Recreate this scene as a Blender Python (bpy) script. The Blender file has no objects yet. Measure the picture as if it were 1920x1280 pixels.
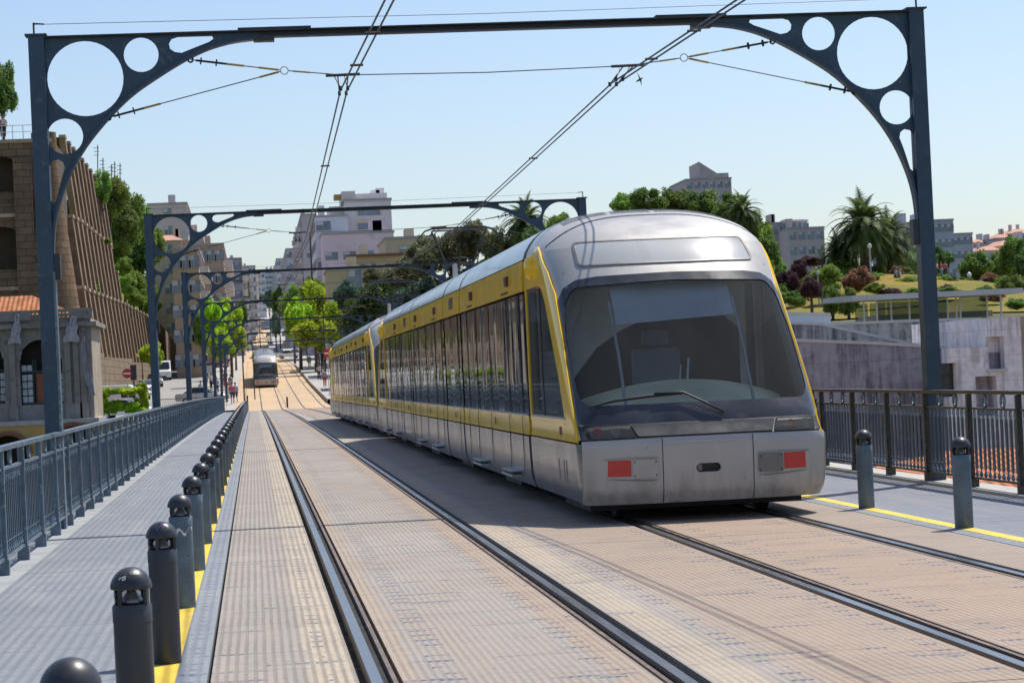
import bpy, bmesh, math, random
from mathutils import Vector, Matrix, noise as mnoise
from mathutils.geometry import delaunay_2d_cdt
R = math.radians
scene = bpy.context.scene
COL = scene.collection
rnd = random.Random(7)

# ------------------------------------------------------------------ camera model (metres; bridge runs along +Y)
CAMH, YAW, PIT, ROL, FPX = 1.5581781, 0.108909187, 0.01277105, 0.046380036, 4460.8547
def ray(px, py):
    U, V = px - 960.0, py - 640.0
    c, s = math.cos(ROL), math.sin(ROL)
    u = U * c - V * s; v = U * s + V * c
    d2, z2, x = 1.0, -v / FPX, u / FPX
    d = math.cos(PIT) * d2 - math.sin(PIT) * z2
    z = math.sin(PIT) * d2 + math.cos(PIT) * z2
    return Vector((x * math.cos(YAW) + d * math.sin(YAW), -x * math.sin(YAW) + d * math.cos(YAW), z))
def P(px, py, Y):
    r = ray(px, py); t = Y / r.y
    return Vector((r.x * t, Y, CAMH + r.z * t))
def PX(px, Y): return P(px, 660, Y).x
cam_d = bpy.data.cameras.new('camera'); cam = bpy.data.objects.new('camera', cam_d); COL.objects.link(cam)
cam_d.sensor_fit = 'HORIZONTAL'; cam_d.sensor_width = 36.0; cam_d.lens = FPX / 1920 * 36
cam_d.clip_start = 0.5; cam_d.clip_end = 9000
fw = ray(960, 640).normalized(); rt = (ray(961, 640) - ray(960, 640)).normalized(); up = rt.cross(fw)
cam.matrix_world = Matrix(((rt.x, up.x, -fw.x, 0), (rt.y, up.y, -fw.y, 0), (rt.z, up.z, -fw.z, CAMH), (0, 0, 0, 1)))
scene.camera = cam
cam_d.dof.use_dof = True; cam_d.dof.focus_distance = 27; cam_d.dof.aperture_fstop = 11

# ------------------------------------------------------------------ object helpers
def tag(o, label=None, cat=None, group=None, kind=None):
    if label: o['label'] = label
    if cat: o['category'] = cat
    if group: o['group'] = group
    if kind: o['kind'] = kind
    return o
def empty(name, loc=(0, 0, 0), rz=0, label=None, cat=None, group=None):
    o = bpy.data.objects.new(name, None); COL.objects.link(o); o.empty_display_size = .3
    o.location = loc; o.rotation_euler = (0, 0, rz)
    return tag(o, label, cat, group)
def children(o): return list(o.children)
def copy_tree(o, parent=None):
    c = o.copy(); COL.objects.link(c)
    c.parent = parent
    for ch in children(o): copy_tree(ch, c)
    return c

class MB:
    """collects faces, then links them as ONE mesh object"""
    def __init__(s): s.v = []; s.f = []; s.m = []; s.cm = 0
    def add(s, vs, fs):
        b = len(s.v); s.v += [tuple(v) for v in vs]
        for f in fs: s.f.append([b + i for i in f]); s.m.append(s.cm)
        return s
    def box(s, x0, x1, y0, y1, z0, z1):
        return s.add([(x0,y0,z0),(x1,y0,z0),(x1,y1,z0),(x0,y1,z0),(x0,y0,z1),(x1,y0,z1),(x1,y1,z1),(x0,y1,z1)],
            [(0,3,2,1),(4,5,6,7),(0,1,5,4),(1,2,6,5),(2,3,7,6),(3,0,4,7)])
    def quad(s, a, b, c, d): return s.add([a, b, c, d], [(0, 1, 2, 3)])
    def tube(s, pts, r, n=6, caps=True):
        pts = [Vector(p) for p in pts]; rs = r if isinstance(r, (list, tuple)) else [r] * len(pts)
        vs = []
        for i, p in enumerate(pts):
            d = (pts[min(i + 1, len(pts) - 1)] - pts[max(i - 1, 0)]).normalized()
            a = Vector((0, 0, 1)) if abs(d.z) < .9 else Vector((1, 0, 0))
            u = d.cross(a).normalized(); w = d.cross(u)
            for k in range(n):
                t = 2 * math.pi * k / n
                vs.append(p + (u * math.cos(t) + w * math.sin(t)) * rs[i])
        fs = []
        for i in range(len(pts) - 1):
            for k in range(n):
                a = i * n + k; b = i * n + (k + 1) % n
                fs.append((a, a + n, b + n, b))
        if caps: fs.append(tuple(range(n))); fs.append(tuple(reversed(range((len(pts) - 1) * n, len(pts) * n))))
        return s.add(vs, fs)
    def lathe(s, prof, n=20, c=(0, 0, 0)):
        vs = []; fs = []
        for r, z in prof:
            for k in range(n):
                t = 2 * math.pi * k / n; vs.append((c[0] + r * math.cos(t), c[1] + r * math.sin(t), c[2] + z))
        for i in range(len(prof) - 1):
            for k in range(n):
                a = i * n + k; b = i * n + (k + 1) % n; fs.append((a, b, b + n, a + n))
        fs.append(tuple(reversed(range(n)))); fs.append(tuple(range((len(prof) - 1) * n, len(prof) * n)))
        return s.add(vs, fs)
    def prism(s, poly, axis, a, b):
        """extrude a 2D polygon along an axis from a to b; axis 'y': (x,z), axis 'x': (y,z), axis 'z': (x,y)"""
        def pt(p, t): return {'y': (p[0], t, p[1]), 'x': (t, p[0], p[1]), 'z': (p[0], p[1], t)}[axis]
        n = len(poly); vs = [pt(p, a) for p in poly] + [pt(p, b) for p in poly]
        fs = [tuple(range(n)), tuple(range(2 * n - 1, n - 1, -1))]
        for i in range(n): j = (i + 1) % n; fs.append((i, i + n, j + n, j))
        return s.add(vs, fs)
    def mesh(s, name, mats, smooth=False, fix=True):
        me = bpy.data.meshes.new(name); me.from_pydata(s.v, [], s.f)
        if not isinstance(mats, (list, tuple)): mats = [mats]
        for m in mats: me.materials.append(m)
        if len(mats) > 1: me.polygons.foreach_set('material_index', s.m)
        if fix:
            bm = bmesh.new(); bm.from_mesh(me); bmesh.ops.recalc_face_normals(bm, faces=bm.faces); bm.to_mesh(me); bm.free()
        if smooth:
            me.polygons.foreach_set('use_smooth', [True] * len(me.polygons))
        me.update(); return me
    def build(s, name, mats, parent=None, smooth=False, fix=True, loc=None, rz=0):
        return link(name, s.mesh(name, mats, smooth, fix), parent, loc, rz)
def link(name, me, parent=None, loc=None, rz=0, scale=None):
    o = bpy.data.objects.new(name, me); COL.objects.link(o)
    if parent: o.parent = parent
    if loc: o.location = loc
    if rz: o.rotation_euler = (0, 0, rz)
    if scale: o.scale = scale
    return o
def autosmooth(o, ang=35):
    me = o.data; me.polygons.foreach_set('use_smooth', [True] * len(me.polygons))
    try: me.set_sharp_from_angle(angle=R(ang))
    except Exception: pass
    return o
def bevel(o, w, seg=2):
    bm = bmesh.new(); bm.from_mesh(o.data)
    es = [e for e in bm.edges if len(e.link_faces) == 2 and e.calc_face_angle(0) > .6]
    bmesh.ops.bevel(bm, geom=es, offset=w, segments=seg, profile=.6, affect='EDGES'); bm.to_mesh(o.data); bm.free()
    return autosmooth(o)

def plate(loops, thick, mat, name, parent=None, place=None):
    """flat plate with holes: outer loop + hole loops (2D lists), extruded; place maps (u,v,w)->xyz"""
    vs = []; es = []
    for lp in loops:
        b = len(vs); vs += [Vector(p) for p in lp]; es += [(b + i, b + (i + 1) % len(lp)) for i in range(len(lp))]
    V2, E2, F2, *_ = delaunay_2d_cdt(vs, es, [], 0, 1e-5)
    F2 = [f for f in F2 if len(f) == 3]
    keep = []
    for f in F2:
        c = (V2[f[0]] + V2[f[1]] + V2[f[2]]) / 3
        if inpoly(c, loops[0]) and not any(inpoly(c, h) for h in loops[1:]): keep.append(f)
    n = len(V2); place = place or (lambda u, v, w: (u, w, v))
    vv = [place(p.x, p.y, 0) for p in V2] + [place(p.x, p.y, thick) for p in V2]
    ff = [tuple(f) for f in keep] + [tuple(n + i for i in reversed(f)) for f in keep]
    cnt = {}
    for f in keep:
        for i in range(3):
            e = (f[i], f[(i + 1) % 3]); cnt[e] = 1
    for (a, b) in list(cnt):
        if (b, a) not in cnt: ff.append((b, a, a + n, b + n))
    mb = MB(); mb.add(vv, ff)
    return mb.build(name, mat, parent)
def inpoly(p, poly):
    x, y = p[0], p[1]; c = False; j = len(poly) - 1
    for i in range(len(poly)):
        a = poly[i]; b = poly[j]
        if (a[1] > y) != (b[1] > y) and x < (b[0] - a[0]) * (y - a[1]) / (b[1] - a[1]) + a[0]: c = not c
        j = i
    return c
def circ(cx, cy, r, n=28): return [(cx + r * math.cos(2 * math.pi * k / n), cy + r * math.sin(2 * math.pi * k / n)) for k in range(n)]

# ------------------------------------------------------------------ materials
class NT:
    def __init__(s, name):
        s.mat = bpy.data.materials.new(name); s.mat.use_nodes = True; s.t = s.mat.node_tree
        s.b = s.t.nodes['Principled BSDF']; s.out = s.t.nodes['Material Output']
    def n(s, ty, **kw):
        nd = s.t.nodes.new(ty)
        for k, v in kw.items(): setattr(nd, k, v)
        return nd
    def l(s, a, b): s.t.links.new(a, b)
    def val(s, sock, v):
        if hasattr(v, 'links') or hasattr(v, 'is_output'): s.l(v, sock)
        else: sock.default_value = v
    def math(s, op, a, b=0.0, c=None):
        nd = s.n('ShaderNodeMath', operation=op); s.val(nd.inputs[0], a); s.val(nd.inputs[1], b)
        if c is not None: s.val(nd.inputs[2], c)
        return nd.outputs[0]
    def ss(s, x, e0, e1):
        nd = s.n('ShaderNodeMapRange', interpolation_type='SMOOTHSTEP'); s.val(nd.inputs[0], x)
        nd.inputs[1].default_value = e0; nd.inputs[2].default_value = e1; return nd.outputs[0]
    def mix(s, f, a, b, mode='MIX'):
        nd = s.n('ShaderNodeMix', data_type='RGBA', blend_type=mode)
        s.val(nd.inputs[0], f)
        for i, v in ((6, a), (7, b)):
            if isinstance(v, tuple): nd.inputs[i].default_value = (*v[:3], 1)
            else: s.l(v, nd.inputs[i])
        return nd.outputs[2]
    def pos(s, kind='Object', scale=(1, 1, 1)):
        if kind == 'World': o = s.n('ShaderNodeNewGeometry').outputs['Position']
        else: o = s.n('ShaderNodeTexCoord').outputs[kind]
        if scale != (1, 1, 1):
            m = s.n('ShaderNodeMapping'); m.inputs['Scale'].default_value = scale; s.l(o, m.inputs[0]); o = m.outputs[0]
        return o
    def noise(s, vec, scale, detail=4, rough=.6):
        nd = s.n('ShaderNodeTexNoise'); s.l(vec, nd.inputs['Vector']); nd.inputs['Scale'].default_value = scale
        nd.inputs['Detail'].default_value = detail; nd.inputs['Roughness'].default_value = rough; return nd.outputs['Fac']
    def bump(s, h, st, dist=.02):
        nd = s.n('ShaderNodeBump'); nd.inputs['Strength'].default_value = st; nd.inputs['Distance'].default_value = dist
        s.l(h, nd.inputs['Height']); s.l(nd.outputs[0], s.b.inputs['Normal']); return nd
    def col(s, c):
        if isinstance(c, tuple): s.b.inputs['Base Color'].default_value = (*c[:3], 1)
        else: s.l(c, s.b.inputs['Base Color'])
    def set(s, rough=.6, metal=0, spec=.5, coat=0):
        s.val(s.b.inputs['Roughness'], rough); s.b.inputs['Metallic'].default_value = metal
        s.b.inputs['Specular IOR Level'].default_value = spec; s.b.inputs['Coat Weight'].default_value = coat
        s.b.inputs['Coat Roughness'].default_value = .06
        return s.mat
def shade(c, k): return tuple(max(0, min(1, x * k)) for x in c)
def paint(name, c, rough=.5, metal=0, var=.2, scale=3.0, bump=0, dirt=None, dscale=6, coat=0, spec=.5, stretch=(1, 1, 1), chips=None, grime=None):
    m = NT(name); p = m.pos('World', stretch)
    a = m.ss(m.noise(p, scale, 6), .3, .7)
    c1 = m.mix(a, shade(c, 1 - var), shade(c, 1 + var * .7))
    if chips:
        q = m.math('MULTIPLY', m.ss(m.noise(p, 22, 4, .7), .64, .70), m.ss(m.noise(p, 1.7, 5, .7), .42, .62)); c1 = m.mix(q, c1, chips)
    if grime:
        z = m.n('ShaderNodeSeparateXYZ'); m.l(m.pos('Object'), z.inputs[0]); gz = m.math('SUBTRACT', 1, m.ss(z.outputs[2], .2, .75)); vs = m.pos('World', (5, 5, .5)); gn = m.ss(m.noise(vs, 1.5, 6, .7), .3, .75)
        c1 = m.mix(m.math('MULTIPLY', m.math('MULTIPLY_ADD', gz, .55, .05), gn), c1, grime); c1 = m.mix(m.math('MULTIPLY', m.ss(m.noise(p, 30, 3, .6), .68, .74), .5), c1, grime)
    if dirt:
        d = m.ss(m.noise(p, dscale, 7, .7), .52, .7); c1 = m.mix(d, c1, dirt)
    m.col(c1)
    rr = m.math('MULTIPLY_ADD', a, rough * .35, rough * .8)
    if bump: m.bump(m.noise(p, scale * 6, 5), bump)
    return m.set(rr, metal, spec, coat)
def ramp_masonry(name, c1, c2, mortar, bw, bh, axis='xz', bump=.5, stain=.5, msize=.02):
    m = NT(name); g = m.n('ShaderNodeNewGeometry').outputs['Position']
    sp = m.n('ShaderNodeSeparateXYZ'); m.l(g, sp.inputs[0])
    cb = m.n('ShaderNodeCombineXYZ')
    s = m.math('ADD', sp.outputs[0], sp.outputs[1]) if axis == 'xz' else sp.outputs[1]
    m.l(s, cb.inputs[0]); m.l(sp.outputs[2], cb.inputs[1])
    b = m.n('ShaderNodeTexBrick'); m.l(cb.outputs[0], b.inputs['Vector'])
    b.inputs['Color1'].default_value = (*c1, 1); b.inputs['Color2'].default_value = (*c2, 1); b.inputs['Mortar'].default_value = (*mortar, 1)
    b.inputs['Scale'].default_value = 1; b.inputs['Brick Width'].default_value = bw; b.inputs['Row Height'].default_value = bh
    b.inputs['Mortar Size'].default_value = msize; b.inputs['Mortar Smooth'].default_value = .4
    n1 = m.ss(m.noise(g, .25, 6, .65), .35, .7); n2 = m.ss(m.noise(g, 1.6, 6, .7), .4, .7)
    c = m.mix(m.math('MULTIPLY', n1, stain), b.outputs[0], shade(c1, .45)); c = m.mix(m.math('MULTIPLY', n2, .4), c, shade(c2, 1.35))
    m.col(c); m.bump(m.math('SUBTRACT', m.noise(g, 5, 5), b.outputs['Fac']), bump, .05)
    return m.set(.9, spec=.2)
def streaked(name, c, dark, k=.8):
    """weathered concrete with vertical run marks and board-marked panels"""
    m = NT(name); g = m.n('ShaderNodeNewGeometry').outputs['Position']
    mp = m.n('ShaderNodeMapping'); mp.inputs['Scale'].default_value = (1.6, 1.6, .12); m.l(g, mp.inputs[0])
    st = m.ss(m.noise(mp.outputs[0], 1.5, 8, .75), .42, .62)
    bl = m.ss(m.noise(g, .35, 8, .7), .36, .58)
    f = m.math('MULTIPLY', m.math('MULTIPLY', st, bl), k)
    c0 = m.mix(m.ss(m.noise(g, 2.2, 6), .3, .7), shade(c, .85), shade(c, 1.12))
    cc = m.mix(f, c0, dark)
    sp = m.n('ShaderNodeSeparateXYZ'); m.l(g, sp.inputs[0])
    ln = m.math('LESS_THAN', m.math('FRACT', m.math('MULTIPLY', sp.outputs[2], .8)), .03)
    cc = m.mix(m.math('MULTIPLY', ln, .35), cc, dark)
    m.col(cc); m.bump(m.noise(g, 8, 6), .25, .03)
    return m.set(.88, spec=.25)
def leafmat(name, c_dark, c_light, hue=.02, trans=.35):
    m = NT(name); p = m.pos('Object')
    a = m.ss(m.noise(p, 2.6, 3), .35, .68); b = m.noise(p, 14, 2)
    c_dark, c_light = shade(c_dark, 2.3), shade(c_light, 2.4)
    c = m.mix(a, c_dark, c_light); c = m.mix(m.math('MULTIPLY', b, .5), c, shade(c_dark, .5))
    oi = m.n('ShaderNodeObjectInfo'); hs = m.n('ShaderNodeHueSaturation')
    m.l(m.math('MULTIPLY_ADD', oi.outputs['Random'], 2 * hue, .5 - hue), hs.inputs['Hue'])
    m.l(m.math('MULTIPLY_ADD', oi.outputs['Random'], .5, .75), hs.inputs['Value']); m.l(c, hs.inputs['Color'])
    m.col(hs.outputs[0]); m.set(.6, spec=.3)
    t = m.n('ShaderNodeBsdfTranslucent'); m.l(hs.outputs[0], t.inputs[0]); mx = m.n('ShaderNodeMixShader'); mx.inputs[0].default_value = trans+.08
    m.l(m.b.outputs[0], mx.inputs[1]); m.l(t.outputs[0], mx.inputs[2]); m.l(mx.outputs[0], m.out.inputs[0])
    return m.mat
def glass(name, tint=(.5, .56, .6), rough=.02, see=.7, dust=0):
    m = NT(name); m.col((.02, .025, .03)); m.set(rough, spec=.6)
    t = m.n('ShaderNodeBsdfTransparent'); t.inputs[0].default_value = (*tint, 1)
    mx = m.n('ShaderNodeMixShader'); fr = m.n('ShaderNodeFresnel'); fr.inputs[0].default_value = 1.5
    f = m.math('ADD', fr.outputs[0], 1 - see)
    m.l(f, mx.inputs[0]); m.l(t.outputs[0], mx.inputs[1]); m.l(m.b.outputs[0], mx.inputs[2]); last = mx.outputs[0]
    if dust:
        g = m.pos('World'); d = m.n('ShaderNodeBsdfDiffuse'); d.inputs[0].default_value = (.62, .61, .56, 1); m3 = m.n('ShaderNodeMixShader')
        mp = m.n('ShaderNodeMapping'); mp.inputs['Scale'].default_value = (3, 1, .5); m.l(g, mp.inputs[0])
        m.l(m.math('MULTIPLY_ADD', m.ss(m.noise(mp.outputs[0], 1.1, 5, .6), .3, .75), dust*.35, dust*.8), m3.inputs[0]); m.l(last, m3.inputs[1]); m.l(d.outputs[0], m3.inputs[2]); last = m3.outputs[0]
    m.l(last, m.out.inputs[0])
    return m.mat
M = {}
M['yellow'] = paint('yellow_paint', (1.0, .60, .010), .25, var=.015, scale=2, coat=.3)
M['silver'] = paint('silver_paint', (.30, .30, .31), .30, metal=.7, var=.08, scale=1.5, dirt=(.36, .34, .32), dscale=5, coat=.25, grime=(.13, .115, .10))
M['silverf'] = paint('silver_front_paint', (.44, .425, .40), .46, metal=.2, var=.08, scale=1.5, dirt=(.46, .44, .41), dscale=3, coat=.15, grime=(.16, .14, .115))
M['roofsilver'] = paint('tram_roof_paint', (.42, .44, .45), .3, metal=.6, var=.12, scale=1.2, coat=.3)
M['rubber'] = paint('black_rubber', (.018, .018, .02), .6, var=.3, scale=4)
M['blackgloss'] = paint('black_gloss', (.03, .033, .04), .22, var=.3, scale=2, coat=.3, dirt=(.06, .06, .065), dscale=4)
M['stripgrey'] = paint('slate_panel_paint', (.03, .033, .045), .7, spec=.2, var=.12, scale=3)
M['redref'] = paint('red_reflector', (.55, .05, .035), .5, var=.1, scale=30)
M['plate'] = paint('bare_plate', (.42, .41, .39), .45, metal=.3, var=.1, scale=8)
M['platedark'] = paint('bare_plate_dark', (.20, .19, .18), .5, metal=.3, var=.1, scale=8)
M['steel'] = paint('worn_steel', (.42, .43, .45), .35, metal=.7, var=.15, scale=8)
M['darksteel'] = paint('dark_steel', (.05, .055, .06), .5, metal=.4, var=.3, scale=8)
M['insul'] = paint('insulator_grey', (.55, .54, .52), .4, var=.1, scale=8)
M['wire'] = paint('wire_dark', (.035, .038, .042), .5, metal=.3, var=.2, scale=3)
M['brass'] = paint('turnbuckle_ochre', (.36, .26, .08), .5, metal=.3, var=.2, scale=20)
M['bluepaint'] = paint('blue_grey_paint', (.028, .062, .105), .42, var=.25, scale=2.5, dirt=(.07, .11, .15), dscale=9, coat=.1, chips=(.12, .07, .045))
M['bluelight'] = paint('blue_grey_worn_and_lit', (.12, .17, .22), .42, var=.25, scale=4, dirt=(.32, .36, .4), dscale=14, coat=.15, chips=(.10, .07, .05))
M['bluepost'] = paint('blue_rusty_paint', (.033, .064, .104), .45, var=.2, scale=4, dirt=(.06, .08, .11), dscale=3, chips=(.16, .08, .04))
M['brownrail'] = paint('brown_black_paint', (.035, .03, .028), .42, var=.3, scale=5, dirt=(.09, .075, .06), dscale=14)
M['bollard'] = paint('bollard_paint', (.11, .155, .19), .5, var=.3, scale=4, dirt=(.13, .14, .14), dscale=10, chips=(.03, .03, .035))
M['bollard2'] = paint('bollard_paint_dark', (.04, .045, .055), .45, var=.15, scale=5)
M['bolcap'] = paint('bollard_cap_paint', (.03, .032, .038), .38, var=.2, scale=9, dirt=(.07, .07, .07), dscale=30)
M['lens'] = glass('bollard_lens', (.85, .86, .86), .08, .85)
M['reflector'] = paint('bollard_reflector', (.6, .6, .58), .3, metal=.6, var=.1, scale=20)
M['window'] = paint('far_window', (.06, .075, .09), .12, var=.5, scale=.6)
M['white'] = paint('white_paint', (.75, .75, .73), .5, var=.06, scale=3)
M['bark'] = paint('bark', (.10, .075, .055), .9, var=.35, scale=6, bump=.5)
M['palmbark'] = paint('palm_bark', (.13, .10, .07), .9, var=.4, scale=8, bump=.6)
# ------------------------------------------------------------------ tram surface
TZ=[.20,.35,.80,.84,.95,1.05,1.5,2.0,2.45,2.65,2.87,3.05,3.19,3.29,3.34,3.36]
TY=[.10,.03,.00,.03,.15,.22,.60,1.06,1.50,1.70,1.97,2.3,2.75,3.2,3.6,3.9]
TD=[.36,.34,.34,.36,.42,.46,.62,.80,.95,1.02,1.08,1.15,1.15,.95,.6,.2]
TW=[1.19,1.235,1.25,1.235,1.235,1.245,1.25,1.25,1.25,1.25,1.235,1.15,1.0,.76,.42,.001]
NSE=2.7; CABL=4.25; TL=38.9
def pch(T, z):
    if z <= TZ[0]: return T[0]
    if z >= TZ[-1]: return T[-1]
    i = max(k for k in range(len(TZ)-1) if TZ[k] <= z); h = TZ[i+1]-TZ[i]; u = (z-TZ[i])/h
    def sl(k):
        if k <= 0 or k >= len(TZ)-1:
            k = max(0, min(len(TZ)-2, k)); return (T[k+1]-T[k])/(TZ[k+1]-TZ[k])
        a = (T[k]-T[k-1])/(TZ[k]-TZ[k-1]); b = (T[k+1]-T[k])/(TZ[k+1]-TZ[k])
        return 0 if a*b <= 0 else 2*a*b/(a+b)
    m0, m1 = sl(i)*h, sl(i+1)*h
    return (2*u**3-3*u*u+1)*T[i]+(u**3-2*u*u+u)*m0+(-2*u**3+3*u*u)*T[i+1]+(u**3-u*u)*m1
def smap(t, z):
    y0, d, w = pch(TY, z), pch(TD, z), pch(TW, z); a = abs(t); sg = 1 if t >= 0 else -1
    if a <= 1:
        th = a*math.pi/2; e = 2/NSE
        return Vector((sg*w*math.sin(th)**e, y0+d*(1-max(0, math.cos(th))**e), z))
    ys = y0+d
    return Vector((sg*w, ys+(a-1)*(CABL-ys), z))
def nrm(t, z):
    e = 2e-3; z1, z2 = max(.2, z-e), min(3.36, z+e)
    du = smap(t+e, z)-smap(t-e, z); dv = smap(t, z2)-smap(t, z1); n = du.cross(dv)
    return n.normalized() if n.length > 1e-12 else Vector((0, 0, 1))
def fx(x, z):          # front coordinates (x,z) -> (t,z)
    w = pch(TW, z); a = min(1, abs(x)/w)
    return (math.copysign(math.asin(a**(NSE/2))*2/math.pi, x), z)
def sy(y, z, sg):      # side coordinates (y,z) -> (t,z)
    y0, d = pch(TY, z), pch(TD, z)
    if y >= y0+d: return (sg*(1+(y-y0-d)/(CABL-y0-d)), z)
    c = max(0, 1-(y-y0)/d); return (sg*math.acos(min(1, c**(NSE/2)))*2/math.pi, z)
def smooth_loop(pts, n=1):
    for _ in range(n):
        q = []
        for i in range(len(pts)):
            a, b = pts[i], pts[(i+1) % len(pts)]
            q += [(a[0]*.75+b[0]*.25, a[1]*.75+b[1]*.25), (a[0]*.25+b[0]*.75, a[1]*.25+b[1]*.75)]
        pts = q
    return pts
def dens(pts, f, step=.06):
    out = []
    for i in range(len(pts)):
        a, b = pts[i], pts[(i+1) % len(pts)]; L = math.hypot(b[0]-a[0], b[1]-a[1]); n = max(1, int(L/step))
        for k in range(n): out.append(f(a[0]+(b[0]-a[0])*k/n, a[1]+(b[1]-a[1])*k/n))
    return out
def patch(name, outer, holes, off, mat, parent, flip, step=.05, edge=.0):
    """mesh patch lying on the cab surface; outer/holes in (t,z)"""
    KT = 1.5
    loops = [[(p[0]*KT, p[1]) for p in L] for L in [outer]+holes]
    vs = []; es = []
    for L in loops:
        b = len(vs); vs += [Vector(p) for p in L]; es += [(b+i, b+(i+1) % len(L)) for i in range(len(L))]
    x0 = min(p[0] for p in loops[0]); x1 = max(p[0] for p in loops[0]); z0 = min(p[1] for p in loops[0]); z1 = max(p[1] for p in loops[0])
    i = 0; nx = int((x1-x0)/step)+1; nz = int((z1-z0)/step)+1
    for a in range(nx+1):
        for b in range(nz+1):
            p = (x0+(x1-x0)*(a+.5*(b % 2))/nx, z0+(z1-z0)*b/nz)
            if inpoly(p, loops[0]) and not any(inpoly(p, h) for h in loops[1:]): vs.append(Vector(p))
    V2, E2, F2, *_ = delaunay_2d_cdt(vs, es, [], 0, 1e-5)
    keep = []
    for f in F2:
        if len(f) != 3: continue
        c = (V2[f[0]]+V2[f[1]]+V2[f[2]])/3
        if inpoly(c, loops[0]) and not any(inpoly(c, h) for h in loops[1:]): keep.append(tuple(f))
    pts = []; inner = []
    for p in V2:
        t, z = p.x/KT, p.y; q = smap(t, z); n = nrm(t, z); pts.append(q+n*off); inner.append(q+n*(off-max(edge, .001)))
    faces = list(keep)
    if edge > 0:
        cnt = set()
        for f in keep:
            for i in range(3): cnt.add((f[i], f[(i+1) % 3]))
        n = len(pts)
        for (a, b) in cnt:
            if (b, a) not in cnt: faces.append((b, a, a+n, b+n))
        pts = pts+inner
    if flip:
        pts = [Vector((-p.x, TL-p.y, p.z)) for p in pts]
    mb = MB(); mb.add(pts, faces); o = mb.build(name, mat, parent, smooth=True, fix=False); 
    if edge > 0: autosmooth(o, 40)
    return o
def F(pts, step=.06): return dens(pts, fx, step)
def S(pts, sg, step=.08): return dens(pts, lambda a, b: sy(a, b, sg), step)
def rrect(x0, x1, z0, z1, r, n=5):
    o = []
    for cx, cz, a0 in ((x1-r, z0+r, -90), (x1-r, z1-r, 0), (x0+r, z1-r, 90), (x0+r, z0+r, 180)):
        for k in range(n+1):
            a = R(a0+90*k/n); o.append((cx+r*math.cos(a), cz+r*math.sin(a)))
    return o
def rpoly(pts, r=.08, n=4):
    out = []
    for i in range(len(pts)):
        p0, p, p1 = Vector(pts[i-1]), Vector(pts[i]), Vector(pts[(i+1) % len(pts)])
        a = p+(p0-p).normalized()*min(r, (p0-p).length*.45); b = p+(p1-p).normalized()*min(r, (p1-p).length*.45)
        for k in range(n+1):
            u = k/n; q = a*(1-u)**2+p*2*u*(1-u)+b*u*u; out.append((q.x, q.y))
    return out
# side window of tram: dark, mirror like, slightly wavy like real laminated panes
def _wavy():
    m = NT('tram_window'); p = m.pos('World', (1, 1, .25)); m.col((.012, .014, .016)); 
    b = m.bump(m.noise(p, .9, 2, .5), .10, .25)
    m.val(m.b.inputs['IOR'], 1.9)
    return m.set(.03, spec=.8)
M['tglass'] = _wavy()
M['cabglass'] = glass('cab_side_glass', (.96, .97, .97), .03, .95)
M['wscreen'] = glass('windscreen_glass', (.93, .97, 1.0), .03, .93, dust=.04)
def _disp():
    m = NT('display_glass'); m.col(m.mix(m.noise(m.pos('World'), 2, 3), (.34, .35, .33), (.45, .46, .44))); return m.set(.16, spec=.9, coat=.8)
M['display'] = _disp()
M['dash'] = paint('dashboard_plastic', (.97, .90, .56), .7, var=.12, scale=3)
M['cabdark'] = paint('cab_interior', (.05, .13, .24), .7, var=.4, scale=2)
M['cabmid'] = paint('cab_lining', (.10, .14, .18), .7, var=.2, scale=2)
M['lining'] = paint('pale_cab_lining', (.82, .82, .78), .7, var=.15, scale=2)
M['blind'] = paint('sun_blind', (.68, .68, .64), .8, var=.1, scale=3)
M['lamp'] = glass('lamp_cover', (.9, .9, .9), .08, .88, dust=.04)
M['lampback'] = paint('lamp_backing', (.12, .115, .115), .5, metal=.2)
M['lampred'] = paint('tail_lamp_red', (.35, .02, .03), .3, var=.2, scale=30)
M['lampgrey'] = paint('lamp_bowl', (.5, .48, .46), .3, metal=.5, var=.1, scale=20)
M['darkred'] = paint('marker_lamp_red', (.12, .03, .02), .4, var=.3, scale=20)

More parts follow.
